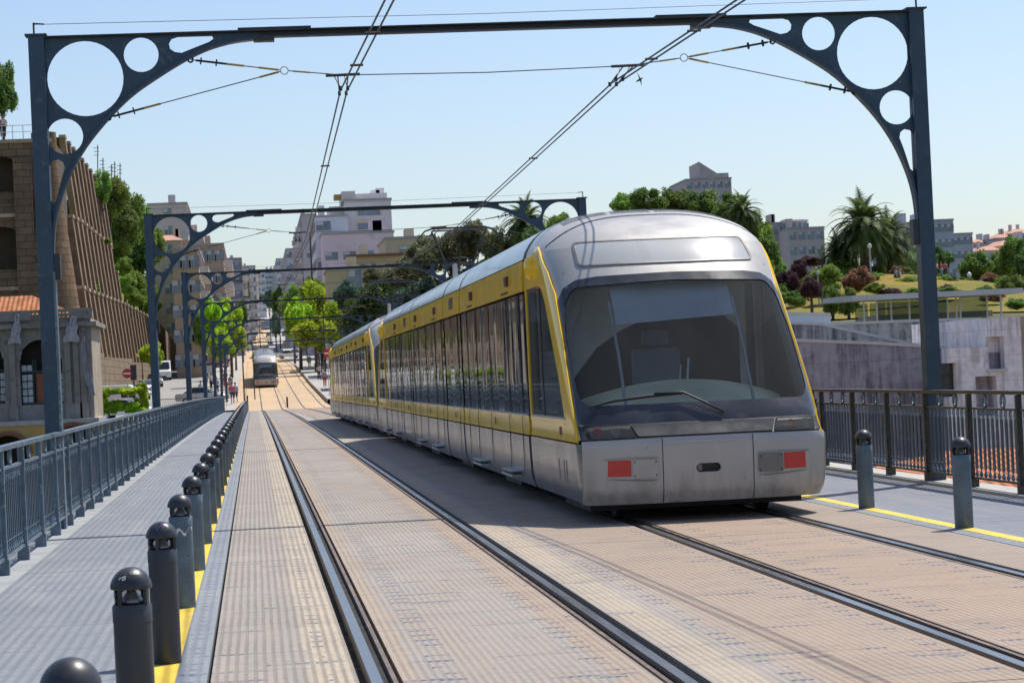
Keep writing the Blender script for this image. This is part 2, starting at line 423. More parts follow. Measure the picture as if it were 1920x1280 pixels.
WS_OUT = [(-1.225,.99),(-1.235,1.3),(-1.235,1.9),(-1.20,2.28),(-1.13,2.42),(-1.0,2.50),(-.8,2.525),(0,2.54),(.8,2.525),(1.0,2.50),(1.13,2.42),(1.20,2.28),(1.235,1.9),(1.235,1.3),(1.225,.99)]
WS_IN = rpoly([(-1.11,1.17),(-1.185,1.27),(-1.19,1.9),(-1.14,2.26),(-1.04,2.42),(0,2.455),(1.04,2.42),(1.14,2.26),(1.19,1.9),(1.185,1.27),(1.11,1.17)], .07)
def cab(t, flip):
    """one driver's cab; parts go under the tram t"""
    def Pp(*a, **k): return patch(*a, t, flip, **k)
    yb = CABL
    hole = F(WS_IN, .1)
    sideh = [S([(1.3,1.1),(2.2,2.0),(2.65,2.42),(2.95,2.46),(4.05,2.46),(4.05,1.1)], sg, .1) for sg in (-1, 1)]
    # full outer hull from z .84 up with the windscreen opening
    out = [(-2, .84)] + [(-2+4*k/60, .84) for k in range(1, 60)] + [(2, .84)] + [(2, .84+(2.87-.84)*k/20) for k in range(1, 20)] + [(2-4*k/60, 2.87) for k in range(0, 60)] + [(-2, 2.87)] + [(-2, 2.87-(2.87-.84)*k/20) for k in range(1, 20)]
    Pp('cab_shell', out, [hole]+sideh, 0, M['silverf'], step=.07)
    # roof dome
    mb = MB(); nt_, nz_ = 72, 18; g = []
    for j in range(nz_+1):
        z = 2.87+(3.36-2.87)*(1-(1-j/nz_)**1.7)
        for i in range(nt_+1): g.append(smap(-2+4*i/nt_, min(z, 3.3599)))
    if flip: g = [Vector((-p.x, TL-p.y, p.z)) for p in g]
    mb.add(g, [(j*(nt_+1)+i, j*(nt_+1)+i+1, (j+1)*(nt_+1)+i+1, (j+1)*(nt_+1)+i) for j in range(nz_) for i in range(nt_)])
    mb.build('cab_roof', M['silverf'], t, smooth=True, fix=False)
    ring = Pp('windscreen_surround', F(WS_OUT), [F(WS_IN, .05)], .006, M['blackgloss'], edge=.012)
    Pp('windscreen', F(WS_IN, .05), [], -.004, M['wscreen'])
    Pp('front_panel', F([(-1.225,.842),(-1.225,.985),(1.225,.985),(1.225,.842)]), [], .004, M['rubber'])
    Pp('light_strip', F(rpoly([(-.68,.848),(-.73,.965),(.73,.965),(.68,.848)], .02)), [], .016, M['stripgrey'], edge=.012)
    for sg in (-1, 1):
        pts = [(sg*a, b) for a, b in [(.695,.835),(1.13,.83),(1.15,.96),(.745,.968)]]
        hl = Pp('headlight', F(rpoly(pts, .03), .03), [], .024, M['lamp'], edge=.02, step=.03)
        patch('lamp_back', F(rpoly(pts, .03), .03), [], .008, M['lampback'], hl, flip, step=.05)
        for cx, mt in ((.98, 'lampred' if sg < 0 else 'lampgrey'), (.90 if sg > 0 else 1.06, 'lampgrey' if sg < 0 else 'lampred')):
            cx = {(-1, 'lampred'): 1.06, (-1, 'lampgrey'): .89, (1, 'lampgrey'): 1.05, (1, 'lampred'): .90}[(sg, mt)]
            b = patch('lamp_bowl', F(circ(sg*cx, .90, .047, 16), .03), [], .014, M[mt], hl, flip, step=.03)
    # bumper
    def blk(a): return [(-a,.20),(a,.20),(a,.80),(-a,.80)]
    bp = Pp('bumper', F([(-1.215,.20),(-.456,.20),(.456,.20),(1.215,.20),(1.205,.35),(1.215,.81),(.456,.82),(-.456,.82),(-1.215,.81),(-1.205,.35)]), [F(rrect(-.125,.125,.48,.568,.043), .02)], .03, M['silverf'], edge=.05, step=.04)
    def sub(name, pts, off, mat, edge=0, step=.05): return patch(name, F(pts, .03), [], off, mat, bp, flip, edge=edge, step=step)
    for x in (-.456, .456): sub('panel_gap', [(x-.004,.205),(x+.004,.205),(x+.004,.815),(x-.004,.815)], .0325, M['rubber'])
    sub('bumper_lip', [(-.44,.792),(-.40,.775),(.40,.775),(.44,.792),(.44,.80),(-.44,.80)], .036, M['plate'], edge=.006)
    sub('coupler_recess', rrect(-.13,.13,.475,.573,.046), -.02, M['rubber'])
    sub('coupler_recess', rrect(-.105,-.06,.49,.555,.01), -.012, M['platedark'])
    for sg in (-1, 1):
        q = lambda a, b: (sg*a, b)
        sub('reflector', [q(.772,.472), q(.995,.474), q(.99,.632), q(.770,.632)], .036, M['redref'], edge=.006)
        sub('cover_plate', rrect(min(sg*.505, sg*.755), max(sg*.505, sg*.755), .452, .632, .012), .046, M['plate'] if sg < 0 else M['platedark'], edge=.016)
        for bx in (.525, .735):
            for bz in (.475, .61): sub('bolt', circ(sg*bx, bz, .008, 8), .050, M['rubber'])
        sub('moulding', [q(.50,.425), q(.76,.437), q(1.02,.452), q(.9,.438), q(.76,.426), q(.60,.418)], .038, M['platedark'], edge=.004)
        sub('moulding', [q(.50,.642), q(.76,.646), q(1.03,.636), q(1.03,.645), q(.76,.657), q(.50,.652)], .040, M['silver'], edge=.006)
    for sg in (-1, 1):
        # skirt behind the bumper corner, yellow window surround and side pane
        Pp('cab_skirt', S([(.22,.21),(.6,.21),(4.22,.21),(4.22,.80),(.22,.80)] , sg), [], .024, M['silver'], edge=.04)
        lin = lambda a: a
        outer = [(.38,.81),(.44,.90),(.62,1.12),(.86,1.36),(1.33,1.82),(1.92,2.36),(2.30,2.62),(2.80,2.86),(3.05,2.93),(3.3,2.95),(3.45,2.87),(4.22,2.86),(4.22,.81)]
        inn = [(1.19,1.06),(1.43,1.42),(2.08,2.03),(2.40,2.32),(2.62,2.45),(2.95,2.50),(4.12,2.50),(4.12,1.06)]
        Pp('window_surround', S(outer, sg, .05), [S(inn, sg, .05)], .022, M['yellow'], edge=.03)
        Pp('side_window', S(inn, sg, .1), [], .008, M['cabglass'])
        Pp('side_window_bar', S([(2.9,1.06),(2.94,1.06),(2.94,2.5),(2.9,2.5)], sg), [], .014, M['rubber'], edge=.01)
        Pp('sill_trim', S([(1.12,1.04),(1.12,1.062),(4.12,1.062),(4.12,1.04)], sg), [], .030, M['plate'], edge=.01)
        Pp('side_marker', S(rrect(1.55,1.68,.87,.96,.03), sg, .03), [], .030, M['darkred'], edge=.01)
        if sg:
            for yy in (1.35, 1.15, 1.75): Pp('vent_slit', S([(yy,.40),(yy+.05,.38),(yy+.03,.62),(yy-.02,.62)], sg, .05), [], .027, M['platedark'])
    mbm = MB(); 
    for sg in (-1, 1):
        vs = []; c = Vector((sg*1.255, 3.46, 2.72))
        m2 = MB(); prof = []
        for i in range(9):
            a = math.pi*i/8; prof.append((max(.002, .135*math.sin(a)), -.15*math.cos(a)))
        m2.lathe(prof, 16)
        q = [(c.x+v[0]*.8, c.y+v[1], c.z+v[2]) for v in m2.v]
        if flip: q = [(-a, TL-b, z) for a, b, z in q]
        m3 = MB(); m3.add(q, m2.f); m3.build('mirror_housing', M['yellow'], t, smooth=True)
    # destination display
    dp = Pp('display_frame', F(rpoly([(-.96,2.645),(-.96,2.925),(.90,2.925),(.96,2.645)], .06), .05), [F(rpoly([(-.935,2.658),(-.935,2.912),(.878,2.912),(.93,2.658)], .05), .05)], .012, M['platedark'], edge=.014)
    patch('display_pane', F(rpoly([(-.94,2.654),(-.94,2.916),(.883,2.916),(.935,2.654)], .05), .05), [], .006, M['display'], dp, flip)
    # panel seam running over the brow and the black louvres on the roof
    def seamline(name, pts, w, off, mat):
        a = []; b = []
        for x, z in pts: a.append(fx(x, z-w)); 
        for x, z in reversed(pts): b.append(fx(x, z+w))
        return patch(name, a+b, [], off, mat, t, flip, step=.2)
    arc = [(-1.19+2.38*k/30, 3.245-.33*abs(-1+2*k/30)**3.0) for k in range(31)]
    seamline('brow_seam', arc, .006, .004, M['rubber'])
    for a, b in ((-.92,-.40), (-.36,.10), (.14,.92)):
        for q in range(3):
            pts = []
            for k in range(11):
                x = a+(b-a)*k/10; pts.append((x, 3.30-.015*0+.016*q-.16*abs(x)**3))
            seamline('roof_louvre', pts, .0045, .012, M['rubber'])
    # wiper
    def wp(x, z, o):
        tt, zz = fx(x, z); p = smap(tt, zz)+nrm(tt, zz)*o
        return Vector((-p.x, TL-p.y, p.z)) if flip else p
    w = MB(); w.tube([wp(.22,1.04,.03), wp(.05,1.13,.05), wp(-.16,1.235,.06), wp(-.45,1.235,.06)], .012)
    w.tube([wp(-1.10,1.14,.03), wp(-.85,1.195,.035), wp(-.5,1.225,.04), wp(-.16,1.238,.035)], [.008,.016,.018,.008])
    w.build('wiper', M['rubber'], t, smooth=True)
    # inside the cab
    def tf(p): return (-p[0], TL-p[1], p[2]) if flip else p
    def inside(name, fn, mat):
        b = MB(); fn(b); b.v = [tf(v) for v in b.v]; return b.build(name, mat, t)
    def dash(b):
        n = 16; g = []
        for j, (yy, zz) in enumerate([(.50,.95),(.55,1.12),(.75,1.26),(1.1,1.36),(1.4,1.40),(1.6,1.36),(1.62,1.0)]):
            for i in range(n+1):
                x = -1.12+2.24*i/n; q = (x/1.12)**2; g.append((x*(1-.02*j), yy+.42*q*(1-j*.12), zz-.17*q*min(1, j/2)))
        b.add(g, [(j*(n+1)+i, j*(n+1)+i+1, (j+1)*(n+1)+i+1, (j+1)*(n+1)+i) for j in range(6) for i in range(n)])
    d = inside('dashboard', dash, M['dash']); autosmooth(d, 60)
    inside('cab_floor', lambda b: b.box(-1.15, 1.15, .5, 4.2, .80, .84), M['cabdark'])
    inside('cab_ceiling', lambda b: b.box(-1.1, 1.1, 2.0, 4.2, 2.56, 2.60), M['cabmid'])
    inside('cab_rear_wall', lambda b: b.box(-1.17, 1.17, 4.12, 4.16, .84, 2.56), M['cabdark'])
    a_ = [(-.98, 1.0), (1.12, 1.0), (1.13, 1.95), (.95, 2.10), (.7, 2.17), (.45, 2.19), (.1, 2.12), (-.25, 1.98), (-.55, 1.78), (-.80, 1.48)]
    pl = plate([[(-1.2, .85), (1.2, .85), (1.2, 2.56), (-1.2, 2.56)], a_], .04, M['lining'], 'cab_partition', t, lambda u, v, w: tf((u, 3.62+w, v)))
    inside('partition_door', lambda b: b.box(-.95, -.35, 4.06, 4.10, .9, 2.3), M['cabmid'])
    inside('partition_window', lambda b: b.box(-.25, .3, 4.06, 4.10, 1.35, 2.2), M['blackgloss'])
    def seat(b):
        b.box(-.28, .28, 2.3, 2.8, 1.0, 1.15); b.box(-.27, .27, 2.75, 2.88, 1.1, 1.75); b.box(-.15, .15, 2.76, 2.86, 1.78, 1.95)
    st = inside('driver_seat', seat, M['cabmid']); bevel(st, .04)
    inside('sun_blind', lambda b: b.add([(-.66, 1.30, 2.0), (.60, 1.30, 2.06), (.60, 1.66, 2.42), (-.66, 1.66, 2.42)], [(0, 1, 2, 3)]), M['blind'])
    for x in (-.70, .62):
        inside('windscreen_post', lambda b: b.tube([(x-.02, .52, 1.16), (x, 1.0, 1.72), (x, 1.50, 2.24)], .017), M['insul'])
    inside('control_lever', lambda b: (b.tube([(.10,1.5,1.36),(.13,1.52,1.62)], .012), b.tube([(.02,1.5,1.36),(.04,1.5,1.55)], .008)), M['insul'])
def strip(name, zs, y0, y1, sg, off, mat, parent, edge=.03):
    """section panel of a body module, extruded along y"""
    mb = MB(); pts = [(sg*(pch(TW, z)+off), z) for z in zs]; n = len(pts)
    vs = [(x, y0, z) for x, z in pts]+[(x, y1, z) for x, z in pts]
    fs = [(i, i+1, i+1+n, i+n) for i in range(n-1)]
    ins = [(sg*(pch(TW, z)+off-edge), z) for z in zs]
    vs += [(x, y0, z) for x, z in ins]+[(x, y1, z) for x, z in ins]
    fs += [(i, i+2*n, i+1+2*n, i+1) for i in range(n-1)]+[(i+n, i+1+n, i+1+3*n, i+3*n) for i in range(n-1)]
    fs += [(0, n, 3*n, 2*n), (n-1, 3*n-1, 4*n-1, 2*n-1)]
    mb.add(vs, fs); o = mb.build(name, mat, parent); return autosmooth(o, 30)
MODS = [(4.50,13.0,'long'),(13.25,16.2,'short'),(16.45,24.7,'long'),(24.95,27.85,'short'),(28.1,34.4,'long')]
def make_tram():
    t = empty('tram')
    for o in (False, True): cab(t, o)
    b = MB(); b.box(-1.19, 1.19, 3.95, TL-3.95, .34, 2.86); b.build('inner_body', M['rubber'], t)
    b = MB()
    ny = 2; zz = [2.86+(3.36-2.86)*(1-(1-j/8)**1.7) for j in range(9)]
    vs = []; 
    for yy in (3.98, TL-3.98):
        for sg in (-1, 1):
            for z in (zz if sg < 0 else zz[::-1][1:]): vs.append((sg*(max(0, pch(TW, min(z, 3.36))-.035)), yy, z-.03))
    n = len(vs)//2; b.add(vs, [(i, i+1, i+1+n, i+n) for i in range(n-1)]); b.build('joint_bellows', M['rubber'], t, smooth=True)
    for yy in (1.7, 8.0, 14.7, 21.5, 26.4, 31.0, 37.2):
        m = MB(); m.box(-1.10, 1.10, yy-.95, yy+.95, .10, .40); m.build('underframe', M['rubber'], t)
    for yy in (1.7, 14.7, 26.4, 37.2):
        for dy in (-.55, .55):
            for s in (-1, 1):
                w = MB(); w.lathe([(.02, -.05), (.29, -.05), (.31, -.03), (.30, .05), (.02, .05)], 20)
                w.v = [(s*.75+v[2], yy+dy+v[0], .30+v[1]) for v in w.v]; w.build('wheel', M['darksteel'], t, smooth=False)
    zsk = [.20,.27,.35,.5,.65,.79]; zlb = [.81,.84,.95,1.035]; zwi = [1.05,1.5,2.0,2.47]; zub = [2.50,2.65,2.8,2.855]
    for (a, c, kind) in MODS:
        for sg in (-1, 1):
            nseg = 1
            strip('side_skirt', zsk, a, c, sg, .02, M['silver'], t)
            strip('lower_band', [.81,.9,1.035], a, c, sg, .018, M['yellow'], t)
            strip('window_strip', zwi, a, c, sg, .004, M['tglass'], t)
            strip('upper_band', zub, a, c, sg, .018, M['yellow'], t)
            s2 = MB(); s2.box(sg*1.262-.008, sg*1.262+.008, a, c, 1.036, 1.052); s2.build('sill_trim', M['plate'], t)
            # panel joints and window mullions
            L = c-a
            js = ([.55,2.0,4.3,6.2,7.6] if kind == 'long' else [.5])
            for j in js:
                if j >= L-.15: continue
                mb = MB(); mb.box(sg*1.2595-.0035, sg*1.2595+.0035, a+j-.012, a+j+.012, 1.06, 2.47); mb.build('window_mullion', M['rubber'], t)
                mb = MB(); mb.box(sg*1.2725-.003, sg*1.2725+.003, a+j-.005, a+j+.005, .36, 1.03); mb.build('panel_joint', M['rubber'], t)
            if kind == 'long':
                for j in (1.5, 6.4):
                    if j > L-.5: continue
                    lm = MB(); lm.box(sg*1.26, sg*1.30, a+j, a+j+.22, 2.62, 2.74); lm.build('marker_lamp', M['darkred'], t)
                    sl = MB(); sl.box(sg*1.262, sg*1.278, a+j+.1, a+j+.85, 2.535, 2.555); sl.build('door_slot', M['rubber'], t)
                for j in (1.2, 5.2):
                    st = MB(); x0, x1 = sorted((sg*1.20, sg*1.36)); st.box(x0, x1, a+j, a+j+1.25, .27, .30); st.box(x0, x1, a+j, a+j+1.25, .33, .345); st.build('door_step', M['plate'], t)
            else:
                fr = MB(); fr.box(sg*1.268-.006, sg*1.268+.006, a+1.1, a+1.75, 2.60, 2.78); fr.build('hatch', M['blackgloss'], t)
            dm = MB(); dm.lathe([(.001, -.004), (.035, -.004), (.035, .004), (.001, .004)], 10)
            dm.v = [(sg*1.27+v[2], a+L*.45+v[0]*1.0, .92+v[1]*1.5) for v in dm.v]; dm.build('side_marker', M['darkred'], t)
        # roof shell
        zz = [2.87+(3.36-2.87)*(1-(1-j/10)**1.8) for j in range(11)]
        pr = [(-pch(TW, min(z, 3.36))-.012, z) for z in zz]+[(pch(TW, min(z, 3.36))+.012, z) for z in reversed(zz[:-1])]
        vs = [(x, a, z) for x, z in pr]+[(x, c, z) for x, z in pr]; n = len(pr)
        r = MB(); r.add(vs, [(i, i+1, i+1+n, i+n) for i in range(n-1)]+[tuple(range(n))[::-1], tuple(range(n, 2*n))])
        o = r.build('roof_panel', M['roofsilver'], t); autosmooth(o, 40)
        if kind == 'long':
            e = MB(); 
            for k in range(2): e.box(-.55, .55, a+1.2+k*3.2, a+3.6+k*3.2 if a+3.6+k*3.2 < c-.4 else c-.4, 3.30, 3.42)
            o = e.build('roof_equipment', M['roofsilver'], t); bevel(o, .05)
    return t
def pantograph(t, y, hz):
    g = MB(); z0 = 3.36
    g.box(-.45, .45, y-.5, y+.5, z0, z0+.09)
    g.tube([(-.1, y, z0+.05), (-.1, y, z0+.55)], .055, 10); g.tube([(.1, y, z0+.05), (.1, y, z0+.35)], .045, 10)
    p = g.build('pantograph', M['insul'], t)
    a = MB(); top = hz
    a.tube([(-.28, y, z0+.55), (-.58, y-.15, top-.06)], .018); a.tube([(.28, y, z0+.55), (.58, y-.15, top-.06)], .018)
    a.tube([(-.30, y+.2, z0+.5), (-.50, y, top-.12)], .012); a.tube([(.30, y+.2, z0+.5), (.50, y, top-.12)], .012)
    a.tube([(-.30, y, z0+.55), (-.15, y, z0+.68), (.15, y, z0+.68), (.30, y, z0+.55)], .014); a.tube([(0, y, z0+.3), (0, y, z0+.68)], .014)
    a.tube([(-.32, y, z0+.55), (.32, y, z0+.55)], .03)
    a.build('arm', M['darksteel'], p)
    h = MB()
    for dy in (-.12, .12):
        h.tube([(-.86, y+dy-.15, top-.2), (-.72, y+dy-.15, top-.05), (-.55, y+dy-.15, top), (.55, y+dy-.15, top), (.72, y+dy-.15, top-.05), (.86, y+dy-.15, top-.2)], .016)
    h.tube([(-.58, y-.3, top-.06), (.58, y-.3, top-.06)], .02); h.build('collector_head', M['darksteel'], p)
    return p
TNOSE = 23.35; TCX = 4.46
def zd(Y):
    """bridge deck / street long profile"""
    if Y < 50: return 0.0
    if Y <= 178: return -.44*((Y-50)/128)**2
    pts = [(178,-.44),(190,-.30),(246,1.1),(334,3.8),(500,7.2),(700,12.0),(1328,43.0),(1700,58.0),(2600,70.0)]
    for (a, za), (b, zb) in zip(pts, pts[1:]):
        if Y <= b: return za+(zb-za)*(Y-a)/(b-a)
    return 70.0
tram1 = make_tram(); 
tag(tram1, 'near yellow and silver tram with its broad windscreen facing us', 'tram', 'trams on the line')
tram2 = copy_tree(tram1); tag(tram2, 'rear tram coupled behind the near one, seen only in part', 'tram', 'trams on the line')
tram3 = copy_tree(tram1); tag(tram3, 'distant tram standing at the stop beyond the end of the bridge', 'tram', 'trams on the line')
tram1.location = (TCX, TNOSE, 0); tram2.location = (TCX, TNOSE+39.15, 0.0); tram2.rotation_euler.x = -.002
tram3.location = (1.31, 246, zd(246)+.05); tram3.rotation_euler.x = math.atan(.031)
for t, y, h in ((tram1, 27.0, 4.66), (tram2, 12.5, 4.62), (tram3, 13, 4.9)): pantograph(t, y, h)
# ------------------------------------------------------------------ deck materials
def deckmat(name, base, groove, blue, dust, rustk=.5, gperiod=.046, cols=(), bands=(), rk=.35, seam=True):
    m = NT(name); g = m.n('ShaderNodeNewGeometry').outputs['Position']; sp = m.n('ShaderNodeSeparateXYZ'); m.l(g, sp.inputs[0]); X, Y = sp.outputs[0], sp.outputs[1]
    big = m.ss(m.noise(g, .35, 7, .65), .3, .7)
    mp = m.n('ShaderNodeMapping'); mp.inputs['Scale'].default_value = (2.2, .22, 1); m.l(g, mp.inputs[0])
    strk = m.ss(m.noise(mp.outputs[0], 1.4, 7, .7), .42, .72)
    c = m.mix(big, shade(base, .88), shade(base, 1.08)); c = m.mix(m.math('MULTIPLY', strk, rustk), c, dust)
    for xc, hw, bc, kk in bands:
        e = m.math('SUBTRACT', 1, m.ss(m.math('ABSOLUTE', m.math('SUBTRACT', m.math('ADD', X, m.math('MULTIPLY_ADD', m.noise(g, 1.2, 4), .12, -.06)), xc)), hw*.6, hw))
        c = m.mix(m.math('MULTIPLY', e, m.math('MULTIPLY_ADD', m.noise(g, 2.5, 5), .6*kk, .55*kk)), c, bc)
    mf = m.n('ShaderNodeMapping'); mf.inputs['Scale'].default_value = (8, 3, 1); m.l(g, mf.inputs[0])
    fine = m.noise(mf.outputs[0], 3.5, 6, .75); c = m.mix(m.ss(fine, .45, .85), c, shade(base, .66))
    # raised ribs along the deck, broken at every plate
    row = m.math('FLOOR', m.math('DIVIDE', Y, .84)); sh = m.math('MULTIPLY', m.math('FRACT', m.math('MULTIPLY', row, .37)), .003)
    fr = m.math('FRACT', m.math('DIVIDE', m.math('ADD', X, sh), gperiod))
    rib = m.math('MULTIPLY', m.ss(fr, 0, .22), m.math('SUBTRACT', 1, m.ss(fr, .5, .8)))
    fy = m.math('FRACT', m.math('DIVIDE', Y, .028)); tick = m.math('MULTIPLY', m.ss(fy, .0, .3), m.math('SUBTRACT', 1, m.ss(fy, .7, 1)))
    rib2 = m.math('MULTIPLY', rib, m.math('MULTIPLY_ADD', tick, .35, .65))
    wear = m.ss(m.noise(g, 1.1, 5, .6), .3, .75)
    gk = m.math('MULTIPLY', m.math('SUBTRACT', 1, rib2), m.math('MULTIPLY_ADD', wear, .30, rk))
    c = m.mix(gk, c, groove)
    # worn blue-grey dashes: welded plug rows and scattered bars
    dash = None
    for xc, hw in cols:
        a = m.math('LESS_THAN', m.math('ABSOLUTE', m.math('SUBTRACT', X, xc)), hw)
        b = m.math('LESS_THAN', m.math('FRACT', m.math('DIVIDE', Y, .27)), .22)
        n = m.math('GREATER_THAN', m.noise(g, 2.2, 3), .47)
        d = m.math('MULTIPLY', m.math('MULTIPLY', a, b), n); dash = d if dash is None else m.math('MAXIMUM', dash, d)
    cb = m.n('ShaderNodeCombineXYZ'); m.l(m.math('FLOOR', m.math('DIVIDE', X, .47)), cb.inputs[0]); m.l(m.math('FLOOR', m.math('DIVIDE', Y, .21)), cb.inputs[1])
    wn = m.n('ShaderNodeTexWhiteNoise'); m.l(cb.outputs[0], wn.inputs['Vector'])
    d2 = m.math('MULTIPLY', m.math('GREATER_THAN', wn.outputs['Value'], .95), m.math('LESS_THAN', m.math('FRACT', m.math('DIVIDE', Y, .21)), .33))
    d2 = m.math('MULTIPLY', d2, m.ss(m.noise(g, 6, 3), .35, .6))
    dash = d2 if dash is None else m.math('MAXIMUM', dash, d2)
    c = m.mix(m.math('MULTIPLY', m.math('MULTIPLY', dash, m.math('MULTIPLY_ADD', rib, .8, .2)), .95), c, blue)
    if seam:
        yy = m.math('FRACT', m.math('DIVIDE', m.math('SUBTRACT', Y, .36), .844)); s1 = m.math('LESS_THAN', yy, .02)
        nn = m.math('GREATER_THAN', m.noise(m.pos('World', (1.2, .6, 1)), 1.3, 2), .5)
        c = m.mix(m.math('MULTIPLY', m.math('MULTIPLY', s1, nn), .6), c, shade(blue, .6))
        y3 = m.math('FRACT', m.math('DIVIDE', m.math('SUBTRACT', Y, .8), 10.13)); c = m.mix(m.math('MULTIPLY', m.math('LESS_THAN', y3, .0025), .9), c, (.01, .01, .012))
    dk = m.ss(m.noise(g, .7, 10, .84), .48, .68); c = m.mix(m.math('MULTIPLY', dk, .45), c, groove)
    sk2 = m.ss(m.noise(g, 26, 3, .6), .66, .74); c = m.mix(m.math('MULTIPLY', sk2, .6), c, shade(groove, .5))
    m.col(c); m.bump(m.math('ADD', rib2, m.math('MULTIPLY', fine, .25)), .35, .006)
    return m.set(.72, spec=.35)
M['deck_tan'] = deckmat('deck_plate_dusty', (.345, .305, .262), (.135, .115, .10), (.05, .075, .14), (.38, .275, .19), .5, cols=((.95, .07), (1.74, .07), (2.58, .06), (3.52, .05), (4.05, .07), (4.92, .07)), rk=.22, bands=((2.32, .15, (.47, .385, .275), .8), (3.3, .8, (.38, .245, .15), .6), (4.5, .75, (.40, .255, .155), .75), (1.84, .12, (.40, .255, .15), .5), (.74, .07, (.42, .31, .2), .6), (5.6, .4, (.36, .25, .17), .6)))
M['deck_edge'] = deckmat('deck_plate_left', (.34, .30, .26), (.15, .13, .11), (.08, .11, .16), (.50, .40, .29), .4, gperiod=.052, cols=((.31, .035),), rk=.42, bands=((.36, .17, (.52, .43, .31), .9),))
M['walk'] = deckmat('walkway_plate', (.225, .245, .265), (.115, .13, .15), (.12, .16, .22), (.36, .35, .32), .45, gperiod=.075)
M['walkr'] = deckmat('walkway_plate_right', (.20, .215, .25), (.13, .15, .19), (.09, .12, .21), (.36, .32, .27), .6, gperiod=.05)
M['strip'] = deckmat('kerb_strip_plate', (.25, .27, .285), (.13, .15, .18), (.10, .13, .2), (.36, .34, .30), .4, gperiod=.06, cols=((-.40, .05), (6.05, .05)))
M['yline'] = paint('yellow_line_paint', (.78, .53, .04), .6, var=.08, scale=3, dirt=(.5, .36, .10), dscale=7)
M['channel'] = paint('rail_slot', (.02, .017, .014), .9, var=.3, scale=5)
M['railhead'] = paint('rail_head', (.24, .24, .25), .28, metal=.8, var=.12, scale=2, stretch=(6, .3, 1))
M['raillip'] = paint('rail_lip', (.20, .14, .10), .5, metal=.5, var=.3, scale=4)
M['kerbstone'] = paint('kerb_concrete', (.42, .41, .38), .85, var=.15, scale=3, bump=.2)
M['edgeband'] = paint('edge_band', (.30, .31, .31), .8, var=.2, scale=2, dirt=(.2, .21, .22), dscale=4)
YS = [-6, 4, 12, 20, 30, 42, 50, 60, 70, 82, 94, 106, 118, 130, 142, 154, 166, 178]
def sheet(name, x0, x1, z, mat, ys=YS, th=None):
    b = MB()
    for ya, yb in zip(ys, ys[1:]):
        za, zb_ = zd(ya)+z, zd(yb)+z
        b.quad((x0, ya, za), (x1, ya, za), (x1, yb, zb_), (x0, yb, zb_))
        if th: 
            b.quad((x0, ya, za-th), (x0, ya, za), (x0, yb, zb_), (x0, yb, zb_-th)); b.quad((x1, ya, za), (x1, ya, za-th), (x1, yb, zb_-th), (x1, yb, zb_))
    return b.build(name, mat, fix=False)
def st(o): return tag(o, kind='structure')
R1, R3 = .5624, 3.717
R2, R4 = R1+1.505, R3+1.505
st(sheet('bridge_deck_base', -2.6, 8.35, -.30, M['bluepost'], th=.6))
st(sheet('walkway', -2.06, -.63, 0, M['walk']))
st(sheet('walkway_edge', -2.45, -2.06, -.004, M['edgeband'], th=.3))
st(sheet('yellow_line', -.63, -.485, .002, M['yline']))
st(sheet('kerb_strip', -.485, -.315, 0, M['strip'], th=.08))
def track(rc, sg):   # sg +1: groove on +x side of the head
    a = lambda d: rc+sg*d
    def s(name, d0, d1, z, m, th=None): x = sorted((a(d0), a(d1))); return st(sheet(name, x[0], x[1], z, m, th=th))
    s('rail', -.030, .030, .0, M['railhead'], .1); s('rail_groove', .030, .083, -.035, M['channel']); s('rail_lip', .083, .108, -.002, M['raillip'], .1)
for rc, sg in ((R1, 1), (R2, -1), (R3, 1), (R4, -1)): track(rc, sg)
st(sheet('rail_slot', -.33, 5.96, -.10, M['channel']))
for x0, x1, mt in ((-.295, R1-.09, 'deck_edge'), (R1+.130, R2-.130, 'deck_tan'), (R2+.09, R3-.09, 'deck_tan'), (R3+.13, R4-.13, 'deck_tan'), (R4+.09, 5.93, 'deck_tan')):
    st(sheet('track_deck', x0, x1, 0, M[mt], th=.09))
st(sheet('kerb_strip', 5.95, 6.10, 0, M['strip'], th=.08))
st(sheet('yellow_line', 6.10, 6.235, .002, M['yline']))
st(sheet('walkway', 6.235, 7.86, 0, M['walkr']))
st(sheet('walkway_edge', 7.86, 8.30, .03, M['kerbstone'], th=.3))

# ------------------------------------------------------------------ bollards
def make_bollard(bm_):
    t = empty('bollard')
    b = MB(); b.lathe([(.080, 0), (.082, .005), (.082, .57), (.084, .572), (.084, .64), (.078, .648), (.0, .648)][:-1]+[(.01, .648)], 28); o = b.build('post', bm_, t); autosmooth(o, 40)
    c = MB(); pr = [(.086, .712), (.089, .716)]+[(.089*math.cos(R(a)), .716+.089*math.sin(R(a))) for a in range(8, 90, 9)]+[(.002, .805)]
    c.lathe(pr, 28); o = c.build('cap', M['bolcap'], t); autosmooth(o, 50)
    l = MB(); l.lathe([(.074, .648), (.074, .712)], 24); l.build('lens', M['lens'], t, smooth=True)
    r = MB(); r.lathe([(.060, .65), (.045, .67), (.022, .695), (.018, .712)], 16); r.build('reflector', M['reflector'], t, smooth=True)
    s = MB()
    for k in range(4):
        a = R(45+90*k+20); x, y = .076*math.cos(a), .076*math.sin(a); s.box(x-.008, x+.008, y-.008, y+.008, .645, .716)
    s.build('strut', M['bolcap'], t)
    return t
bolA = make_bollard(M['bollard']); bolB = make_bollard(M['bollard2'])
g = 'light bollards along the left walkway'
names = {-2: 'nearest bollard, only its dark domed cap showing at the bottom edge', -1: 'second bollard from the viewer, dark post with scratched cap', 0: 'dark bollard with purple scribble on its domed cap',
         1: 'blue-grey bollard with a white smear on its side, fourth of the left row', 2: 'blue-grey bollard behind the one with the white smear'}
usedA = usedB = False
